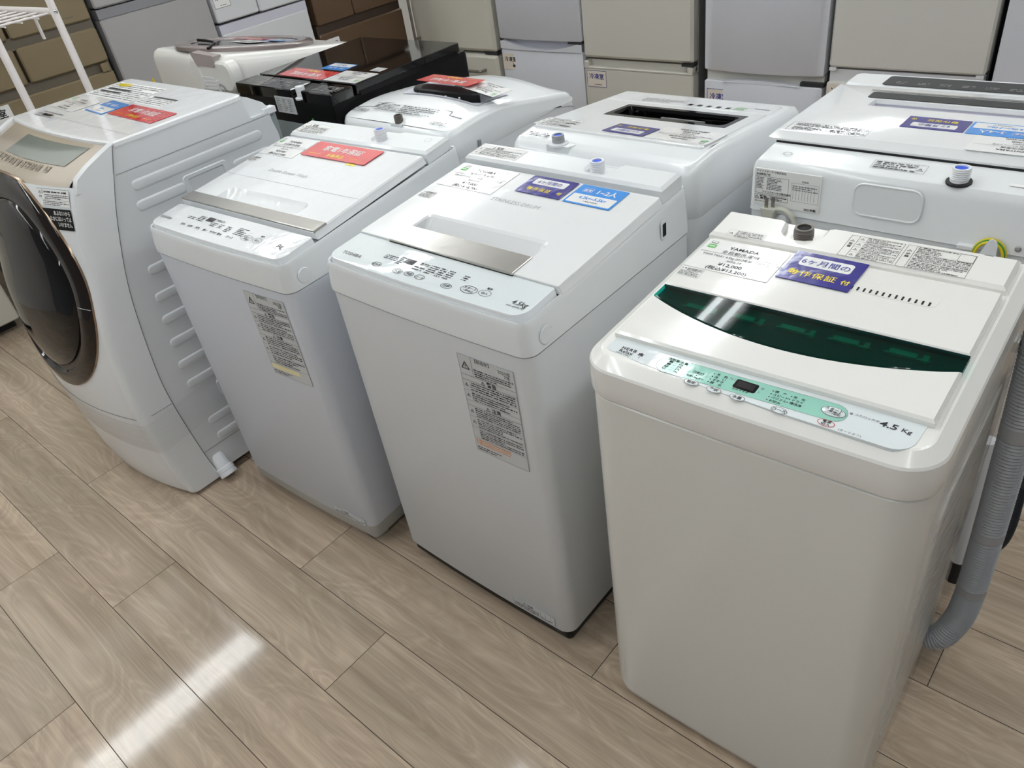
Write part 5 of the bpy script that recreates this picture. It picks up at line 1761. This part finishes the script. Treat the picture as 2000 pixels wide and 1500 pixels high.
    b.plate(.45, .53 - .01, .012, .02, 0, .0004, 'paper', .001, .0001, T((0, .022, .8812)) @ ROT(math.atan(.09), 'X'))
    b.build('rear_tag', cov)
    # mains plug, coiled cord and its hook
    b = mb(t)
    b.prism([(-.0105, 0), (.0105, 0), (.0135, .024), (-.0135, .024)], -.0095, .0095, 'cord', T((.055, -.018, .768)) @ FRONT, ch=.002)
    b.box((.0405, -.0285, .790), (.0695, -.0085, .795), 'cord')
    for dx, dy in ((-.0055, -.003), (.0055, .003)):
        b.box((.055 + dx - .0034, -.018 + dy - .001, .795), (.055 + dx + .0034, -.018 + dy + .001, .816), 'steel_handle')
    part_label(b.build('mains_plug', t), 'ivory two-pin plug pointing up')
    b = mb(t)
    loop = []
    for i in range(46):
        a = pi * .62 - i * (2 * pi * 2 / 45)
        loop.append((.078 + .030 * cos(a) , -.012 - .0002 * i, .758 + .036 * sin(a)))
    b.tube(loop, .0038, 'cord', n=8)
    b.tube(smooth_path([(.055, -.018, .768), (.055, -.018, .74), (.057, -.02, .715), (.07, -.02, .70)], 5), .0038, 'cord', n=8)
    b.build('mains_cord', t)
    b = mb(t)
    b.prism([(.07, .745), (.092, .745), (.090, .775), (.086, .781), (.076, .781), (.072, .775)], 0, .014, 'white_inlet', FRONT)
    b.build('cord_hook', t)
    b = mb(t); b.lathe([(.0055, 0), (.005, .002), (.002, .003)], 'chrome', T((.042, .0, .786)) @ ROT(pi / 2, 'X'), n=14); b.build('screw', t)
    b = mb(t); b.lathe([(.0055, 0), (.005, .002), (.002, .003)], 'chrome', T((.492, .0, .789)) @ ROT(pi / 2, 'X'), n=14); b.build('screw', t)
    # earth wire coil on its tongue
    for kx, (m_, r_) in enumerate((('yellow', .0295), ('green', .0275), ('yellow', .0255))):
        b = mb(t)
        b.tube([(.452 + r_ * .85 * cos(2 * pi * i / 30), -.006 - .0025 * kx, .772 + r_ * sin(2 * pi * i / 30)) for i in range(31)], .0024, m_, n=8)
        part_label(b.build('earth_wire', t), 'green and yellow earth wire coil')
    b = mb(t)
    b.prism([(.436, .768), (.466, .765), (.463, .797), (.460, .803), (.454, .806), (.449, .803), (.446, .797)], .013, .0165, 'white_inlet', FRONT)
    b.box((.448, -.0142, .789), (.460, .004, .794), 'white_inlet')
    b.build('wire_hook', t)
    b = mb(t); b.plate(.400, .426, .774, .782, -.002, .008, 'white_inlet', .002, .001, FRONT); b.build('rear_clip', t)
    # hoses hanging by the right side
    b = mb(t)
    corrugated(b, [(.576, -.045, .56), (.587, -.04, .46), (.596, -.035, .37), (.603, -.03, .28), (.606, -.03, .20), (.598, -.03, .145), (.57, -.03, .11), (.53, -.02, .10)], .0195, 'black_hose', collars=(.20, .235))
    part_label(b.build('drain_hose', t), 'black corrugated drain hose')
    b = mb(t)
    b.tube([(.537, -.055, .42), (.545, -.07, .25), (.550, -.075, .105)], .017, 'white_inlet', n=16)
    b.tube([(.550, -.075, .105), (.551, -.076, .045)], .018, 'black_hose', n=16)
    part_label(b.build('outlet_pipe', t), 'white pipe with black rubber end')
    return t, X
WASH_G, XG = cord_washer()

def black_washer():
    w_, d = .53, .60
    t = washer('glossy black washer in the back row, the only dark one', -2.53, 1.392, w_, d)
    cabinet(t, w_, d, .03, .60, 'black', .012, .02)
    b = mb(t); b.box((.004, -.001, .60), (w_ - .004, .02, .80), 'grey_back'); b.build('back_sheet', t)
    b = mb(t)
    rr = dict(rf=.014, rb=.02, n=4)
    b.loft([ring(0, w_, 0, d, z=.60, **rr), ring(0, w_, 0, d, z=.865, **rr), ring(0, w_, 0, d, inset=.004, z=.875, **rr)], 'black', c1=True)
    b.build('top_cover', t)
    for (x0, x1) in ((0.0, .318), (.372, w_ - .004)):
        b = mb(t)
        b.plate(x0, x1, .0, .092, .872, .905, 'black_gloss', .008, .003)
        X = T((0, 0, .905))
        for i in range(3):
            a = x0 + .03 + (x1 - x0 - .04) * i / 3
            b.fine(a, .02, a + (x1 - x0) * .24, .07, 5, 'grey_ink', X, .0004, seed=int(a * 100))
        b.build('rear_panel', t)
    b = mb(t); b.plate(.316, .374, .035, .092, .872, .900, 'black', .006, .002); b.build('inlet_alcove', t)
    inlet(t, T((.345, .022, .876)), 'white_inlet', r=.0145, h=.036, plug='paper')
    b = mb(t)
    b.loft([ring(.004, w_ - .004, .10, d - .03, .004, .01, z=.878), ring(.004, w_ - .004, .10, d - .03, .004, .01, z=.905), ring(.004, w_ - .004, .10, d - .03, .004, .01, .002, z=.907)], 'black_gloss', c1=True)
    b.box((w_ - .004, .11, .868), (w_ - .001, d - .05, .884), 'black')
    lid = b.build('lid', t, ang=20)
    b = mb(t)
    X = T((0, -.0008, 0)) @ FRONT
    b.plate(.222, .325, .828, .880, -.001, .0006, 'label_grey', .001, .0002, X)
    for i in range(3): b.fine(.228 + .032 * i, .833, .252 + .032 * i, .876, 7, 'grey_ink', T((0, -.0016, 0)) @ FRONT, seed=i)
    b.build('rating_plate', t)
    for m_, pts in (('yellow', [(.425, -.004, .79), (.435, -.016, .82), (.45, -.012, .80)]), ('green', [(.41, -.004, .79), (.422, -.014, .828), (.43, -.01, .80)])):
        b = mb(t); b.tube(smooth_path(pts, 6), .0022, m_, n=8); part_label(b.build('earth_wire', t), m_ + ' earth wire')
    b = mb(t); b.lathe([(.006, 0), (.005, .003)], 'chrome', T((.475, 0, .812)) @ ROT(pi / 2, 'X'), n=12); b.build('screw', t)
    return t
WASH_H = black_washer()

def ring_lid_washer():
    w_, d = .59, .60
    t = washer('white washer with a big mauve ring lid, furthest left in the back row', -3.165, 1.42, w_, d)
    cabinet(t, w_, d, .03, .80, 'white_warm', .05, .05)
    zr, sl_ = .982, -.19
    zf = lambda x, y: zr + (y if y < .10 else .10 + (y - .10)) * sl_ * .95
    rr = dict(rf=.06, rb=.05, n=8)
    L = lambda ins, z=None, dz=0.0: side_subdiv(ring(0, w_, 0, d, inset=ins, z=z if z is not None else 0, **rr), .06, None if z is not None else zf, dz)
    b = mb(t)
    b.loft([L(.004, .78), L(.0, .80), L(0, None, -.055), L(.004, None, -.03), L(.014, None, -.012), L(.03, None, -.002), L(.045, None, 0)], 'white_warm')
    cap_grid(b, L(.045, None, 0), zf, 'white_warm', cols=4)
    cov = b.build('top_cover', t, ang=70)
    # bulging side pods at the rear corners
    b = mb(t)
    b.plate(.34, .40, .85, .965, -.02, .012, 'white_warm', .02, .008, FRONT); b.build('rear_pillar', t)
    b = mb(t)
    b.loft([ring(.40, .60, .86, .962, .035, .035, z=-.03), ring(.40, .60, .86, .962, .035, .035, z=.004), ring(.40, .60, .86, .962, .035, .035, .008, z=.012)], 'white_warm', FRONT, c1=True)
    b.build('rear_pod', t)
    b = mb(t)
    b.prism([(.375, .985), (.52, .978), (.51, .945), (.395, .946)], -.02, .014, 'plum', FRONT, ch=.003)
    part_label(b.build('rear_grip', t), 'mauve rear grip')
    b = mb(t)
    for z in (.90, .888, .876, .864): b.box((.40, -.014, z), (.48, .0, z + .007), 'white_inlet')
    b.build('rear_vent', t)
    b = mb(t); b.annulus(.018, .022, .024, .028, 'mid_ink', T((.515, -.0125, .86)) @ FRONT, .002, 24); b.box((.50, -.02, .85), (.506, -.012, .90), 'white_inlet'); b.build('cord_hook', t)
    b = mb(t); b.tube([(.012, -.012, .80), (.0, -.015, .84), (.006, -.012, .87), (.02, -.012, .84), (.028, -.012, .80)], .0045, 'yellow', n=8); b.build('earth_wire', t)
    # the ring lid lying on the slope
    X = T((.285, .262, zf(.3, .262) + .001)) @ ROT(math.atan(sl_ * .95), 'X')
    b = mb(t, X)
    sq = lambda r_, z: [(r_ * 1.02 * cos(2 * pi * i / 48), r_ * .96 * sin(2 * pi * i / 48), z) for i in range(48)]
    b.loft([sq(.262, -.002), sq(.262, .010), sq(.255, .016), sq(.215, .018), sq(.205, .012)], 'plum_ring', strips=False)
    lid = b.build('lid_ring', t, ang=40)
    b = mb(t, X)
    b.loft([sq(.206, .010), sq(.19, .0125), sq(.1, .015), sq(.02, .016)], 'black_gloss', c1=True, strips=False)
    b.build('lid_glass', lid)
    b = mb(t, X)
    b.tube(smooth_path([(-.13, -.12, .022), (-.04, -.13, .023), (.05, -.155, .022), (.115, -.205, .019), (.14, -.235, .012)], 6), .005, 'black', n=8)
    b.build('lid_latch', lid)
    return t, X
WASH_I, XI = ring_lid_washer()

# ------------------------------------------------------------------ shop cards lying on the lids
def place(root, X):
    return T(root.location) @ ROT(root.rotation_euler.z, 'Z') @ root_off(root) @ X
def put_card(b, name, label, cat, Mw, group=None):
    o = b.build(name)
    o.matrix_world = Mw
    tag(o, label, cat, group)
    return o
def card_base(W_, H_, m, edge=None):
    b = MB()
    b.plate(-W_ / 2, W_ / 2, -H_ / 2, H_ / 2, 0, .0009, m, .002, .0002)
    return b
ZC = .0013
def price_card(label, Mw, W_, H_, brand, kind, spec, price, taxed):
    b = card_base(W_, H_, 'card_white')
    z = ZC
    b.rect(-W_ * .44, H_ * .36, -W_ * .36, H_ * .43, 'ink', None, z)
    b.rect(-W_ * .434, H_ * .372, -W_ * .366, H_ * .42, 'card_white', None, z + .0001)
    b.rect(-W_ * .445, H_ * .2, -W_ * .345, H_ * .32, 'tag_green', None, z)
    b.rect(-W_ * .43, H_ * .245, -W_ * .36, H_ * .275, 'card_white', None, z + .0001)
    b.text(brand, 0, H_ * .25, H_ * .13, 'ink', None, 'CENTER', z=z, bold=.015)
    b.text(kind, 0, H_ * .10, H_ * .115, 'ink', None, 'CENTER', z=z)
    b.rect(-W_ * .48, H_ * .065, W_ * .47, H_ * .072, 'ink', None, z)
    b.text(spec[0], -W_ * .42, -H_ * .05, H_ * .095, 'ink', None, z=z, sx=.78)
    b.text(spec[1], 0, -H_ * .16, H_ * .09, 'ink', None, 'CENTER', z=z, sx=.8)
    b.text(price, 0, -H_ * .31, H_ * .13, 'ink', None, 'CENTER', z=z, bold=.01)
    b.text(taxed, 0, -H_ * .46, H_ * .125, 'ink', None, 'CENTER', z=z, bold=.01)
    return put_card(b, 'price_card', label, 'price card', Mw)
def navy_card(label, Mw, W_, H_):
    b = card_base(W_, H_, 'card_navy')
    b.plate(-W_ * .36, W_ * .36, H_ * .03, H_ * .36, .0004, .0011, 'card_white', H_ * .06, .0001)
    b.text('6ヶ月間の', 0, H_ * .115, H_ * .205, 'navy_ink', None, 'CENTER', z=ZC + .0001, bold=.015, sx=.95)
    b.text('動作保証', -W_ * .07, -H_ * .31, H_ * .205, 'card_yellow', None, 'CENTER', z=ZC, bold=.006, space=1.14)
    b.text('付', W_ * .39, -H_ * .31, H_ * .155, 'card_yellow', None, 'CENTER', z=ZC, bold=.02)
    return put_card(b, 'warranty_card', label, 'warranty card', Mw)
def blue_card(label, Mw, W_, H_, people, kg):
    b = card_base(W_, H_, 'card_blue')
    b.plate(-W_ * .46, W_ * .46, -H_ * .44, H_ * .0, .0004, .0011, 'card_white', .002, .0001)
    b.frame(-W_ * .36, H_ * .13, -W_ * .16, H_ * .34, .0006, 'card_white', None, ZC)
    b.text('目安', -W_ * .26, H_ * .17, H_ * .13, 'card_white', None, 'CENTER', z=ZC, bold=.02)
    b.text(people, W_ * .14, H_ * .13, H_ * .26, 'card_white', None, 'CENTER', z=ZC, bold=.02)
    b.text(kg, 0, -H_ * .22, H_ * .18, 'card_blue', None, 'CENTER', z=ZC, bold=.03)
    b.fine(-W_ * .12, -H_ * .37, W_ * .2, -H_ * .29, 1, 'ink', None, ZC, seed=4)
    return put_card(b, 'capacity_card', label, 'capacity card', Mw)
def red_card(label, Mw, W_, H_):
    b = card_base(W_, H_, 'card_red')
    b.text('家電1年保証', 0, -H_ * .02, H_ * .36, 'card_white', None, 'CENTER', z=ZC, bold=.014)
    b.text('対象商品', 0, -H_ * .38, H_ * .21, 'card_yellow', None, 'CENTER', z=ZC, bold=.012)
    b.rect(-W_ * .42, -H_ * .31, -W_ * .22, -H_ * .295, 'card_yellow', None, ZC)
    b.rect(W_ * .22, -H_ * .31, W_ * .42, -H_ * .295, 'card_yellow', None, ZC)
    return put_card(b, 'warranty_card', label, 'warranty card', Mw)
def barcode_tag(label, Mw, W_, H_):
    b = MB()
    b.plate(-W_ / 2, W_ / 2, -H_ / 2, H_ / 2, 0, .0003, 'paper', .001, .0001)
    barcode(b, None, -W_ * .22, H_ * .14, W_ * .46, H_ * .44, seed=int(W_ * 9999))
    b.fine(-W_ * .46, H_ * .2, -W_ * .26, H_ * .42, 1, 'ink', None, .0007)
    b.fine(-W_ * .46, -H_ * .46, W_ * .44, H_ * .1, 5, 'ink', None, .0007, seed=6)
    return put_card(b, 'barcode_tag', label, 'price tag', Mw)
U = ROT(pi, 'Z')
def at(root, X, x0, x1, y0, y1, z, flip=False, rz=0.0):
    m = place(root, X @ T(((x0 + x1) / 2, (y0 + y1) / 2, z)) @ ROT(rz, 'Z'))
    return m @ U if flip else m

# on the green-window washer
z = LZD + .0003
price_card('white price card reading YAMADA on the green-window washer', at(WASH_D, XD, .028, .168, .272, .366, z), .140, .094, 'YAMADA', '全自動洗濯機', ('YWM-T45A1 4.5kg 2017年製 クリーニング済 50Hz', '/60Hz 24'), '¥12,000', '(税込¥13,200)')
navy_card('navy six-month warranty card on the green-window washer', at(WASH_D, XD, .173, .283, .292, .378, z + .001, rz=R(-1)), .110, .086)
barcode_tag('small barcode tag below the YAMADA price card', at(WASH_D, XD, .030, .068, .243, .269, z), .038, .026)
# on the STAINLESS DRUM washer
z = LZC + .0003
price_card('white price card on the STAINLESS DRUM washer', at(WASH_C, XC, .026, .182, .322, .421, z), .156, .099, 'TOSHIBA', '全自動洗濯機', ('AW-45M9 4.5kg 2021年製 クリーニング済', '50Hz/60Hz'), '¥17,000', '(税込¥18,700)')
navy_card('navy six-month warranty card on the STAINLESS DRUM washer', at(WASH_C, XC, .222, .336, .352, .421, z + .0012, rz=R(-.6)), .114, .070)
blue_card('blue and white capacity card beside the navy card on the STAINLESS DRUM washer', at(WASH_C, XC, .345, .454, .349, .421, z + .0006, rz=R(-.6)), .109, .072, '1~2人', '4.2kg~5.5kg')
barcode_tag('small barcode tag on the left of the STAINLESS DRUM lid', at(WASH_C, XC, .022, .060, .264, .290, z), .038, .026)
# on the grey-strip washer
z = LZB + .0003
price_card('white price card on the grey-strip washer', at(WASH_B, XB, .006, .142, .364, .458, z), .136, .094, 'TOSHIBA', '全自動洗濯機', ('AW-5GA2 5.0kg 2022年製 クリーニング済', '50Hz/60Hz'), '¥25,000', '(税込¥27,500)')
red_card('red one-year warranty card on the grey-strip washer', at(WASH_B, XB, .150, .390, .386, .458, z + .002, rz=R(-.5)), .238, .072)
barcode_tag('small barcode tag on the left of the grey-strip lid', at(WASH_B, XB, .006, .042, .322, .348, z), .036, .026)
b = MB(); b.plate(-.016, .016, -.004, .004, 0, .0005, 'card_yellow', .001, .0001)
put_card(b, 'tape_tab', 'tiny yellow tab under the red card on the grey-strip washer', 'tape', at(WASH_B, XB, .330, .362, .377, .385, LZB + .0003))
# on the drum washer
XA = T((0, 0, 1.0068))
price_card('white price card on the drum washer', at(WASH_A, XA, .025, .205, .312, .402, .0003, rz=R(-3)), .175, .090, 'HITACHI', 'ドラム式洗濯乾燥機', ('BD-SX110 11kg 2020年製 クリーニング済', '50Hz/60Hz'), '¥110,000', '(税込¥121,000)')
blue_card('blue and white capacity card on the drum washer', at(WASH_A, XA, .225, .345, .332, .414, .0003, rz=R(-3)), .115, .082, '4人~', '8kg~')
red_card('red one-year warranty card on the drum washer', at(WASH_A, XA, .352, .605, .338, .414, .0003, rz=R(-1)), .248, .076)
# back row, read from the far side
zf_ = .0033
price_card('upside-down white price card on the dark-framed window washer', at(WASH_F, XF, .332, .484, .122, .222, zf_, True), .152, .098, 'Hisense', '全自動洗濯機', ('HW-T45C 4.5kg 2018年製 クリーニング済', '50Hz/60Hz'), '¥12,000', '(税込¥13,200)')
navy_card('upside-down navy warranty card on the dark-framed window washer', at(WASH_F, XF, .213, .327, .128, .200, zf_ + .0006, True, R(-3)), .114, .072)
zg = .0203
navy_card('upside-down navy warranty card on the coiled-cord washer', at(WASH_G, XG, .216, .330, .19, .257, zg, True), .114, .066)
blue_card('upside-down blue capacity card on the coiled-cord washer', at(WASH_G, XG, .333, .447, .188, .257, zg, True), .114, .068, '3~4人', '6.0kg~7.0kg')
price_card('upside-down white price card on the coiled-cord washer', at(WASH_G, XG, .355, .512, .105, .186, zg, True), .156, .08, 'IRIS OHYAMA', '全自動洗濯機', ('IAW-T704 7.0kg 2021年製 クリーニング済', '50Hz/60Hz'), '¥25,000', '(税込¥27,500)')
XH = T((0, 0, .9073))
red_card('upside-down red warranty card on the black washer', at(WASH_H, XH, .106, .350, .105, .185, 0, True, R(-1)), .244, .08)
blue_card('upside-down blue capacity card on the black washer', at(WASH_H, XH, .222, .345, .200, .268, 0, True), .12, .066, '5~7人', '8.0kg~10kg')
price_card('upside-down white price card on the black washer', at(WASH_H, XH, .356, .520, .105, .206, .0, True), .16, .1, 'HITACHI', '全自動洗濯機', ('BW-DV100 10kg 2019年製 クリーニング済', '50Hz/60Hz'), '¥80,000', '(税込¥88,000)')
barcode_tag('small barcode tag on the right of the black washer lid', at(WASH_H, XH, .45, .50, .225, .262, 0, True), .05, .035)
red_card('red warranty card propped on the domed washer grip', place(WASH_E, T((.285, .228, .9075)) @ ROT(R(-3), 'X') @ ROT(R(-2), 'Z')) @ U, .22, .072)
price_card('white price card at the right of the domed washer grip', place(WASH_E, T((.425, .232, .8925)) @ ROT(R(9), 'Y') @ ROT(R(-4), 'X')) @ U, .115, .085, 'Panasonic', '全自動洗濯機', ('NA-F50B 5.0kg 2019年製 クリーニング済', '50Hz/60Hz'), '¥18,000', '(税込¥19,800)')
Xi = T((.285, .262, .982 + .262 * -.19 * .95 + .001 + .0175)) @ ROT(math.atan(-.19 * .95), 'X')
red_card('red warranty card on the ring lid washer', place(WASH_I, Xi @ T((-.05, .07, 0))) @ U, .2, .07)
price_card('white price card on the ring lid washer', place(WASH_I, Xi @ T((.07, -.02, 0))) @ U, .13, .085, 'TOSHIBA', 'ドラム式洗濯乾燥機', ('TW-127 12kg 2020年製 クリーニング済', '50Hz/60Hz'), '¥120,000', '(税込¥132,000)')
blue_card('blue capacity card on the ring lid washer', place(WASH_I, Xi @ T((.13, .07, 0))) @ U, .11, .066, '4人~', '8kg~')

# ------------------------------------------------------------------ white wire rack at the far left
def wire_rack():
    x0, x1, y0, y1, zs = -3.565, -2.75, .822, 1.012, 1.212
    t = empty('wire_rack', ((x0 + x1) / 2, (y0 + y1) / 2, 0), 'white tubular wire shelf rack at the left, behind the drum washer', 'rack')
    O = T((-(x0 + x1) / 2, -(y0 + y1) / 2, 0))
    for x, ys in ((x0, (y0 + .05,)), (x1, (y0, y1))):
        for y in ys:
            b = MB(O); b.tube([(x, y, 0), (x, y, 1.75)], .0115, 'rack', n=16); b.build('post', t)
            b = MB(O); b.lathe([(.006, 0), (.006, .0015), (.003, .003)], 'chrome', T((x + (.011 if x > -3 else -.011), y, zs)) @ ROT(pi / 2 if x > -3 else -pi / 2, 'Y'), n=12); b.build('bolt', t)
    for z in (zs, 1.66):
        b = MB(O)
        for y in (y0, y1): b.tube([(x0, y, z), (x1 - .008, y, z)], .010, 'rack', n=12)
        b.tube([(x0, y0, z), (x0, y1, z)], .010, 'rack', n=12)
        b.build('shelf_rail', t)
        b = MB(O)
        for i in range(10):
            x = x0 + .03 + (x1 - x0 - .06) * i / 9
            b.tube([(x, y0, z - .004), (x, y1, z - .004)], .0032, 'rack', n=8)
        for i in range(3):
            y = y0 + .045 + .05 * i
            b.tube([(x0 + .02, y, z - .010), (x1 - .02, y, z - .010)], .0026, 'rack', n=8)
        b.build('shelf_grid', t)
    b = MB(O); b.prism([(x1 - .10, .98), (x1 - .085, .98), (x1 - .085, .985), (x1 - .10, .985)], zs - .075, zs - .006, 'rack'); b.build('hook_strip', t)
    return t
wire_rack()
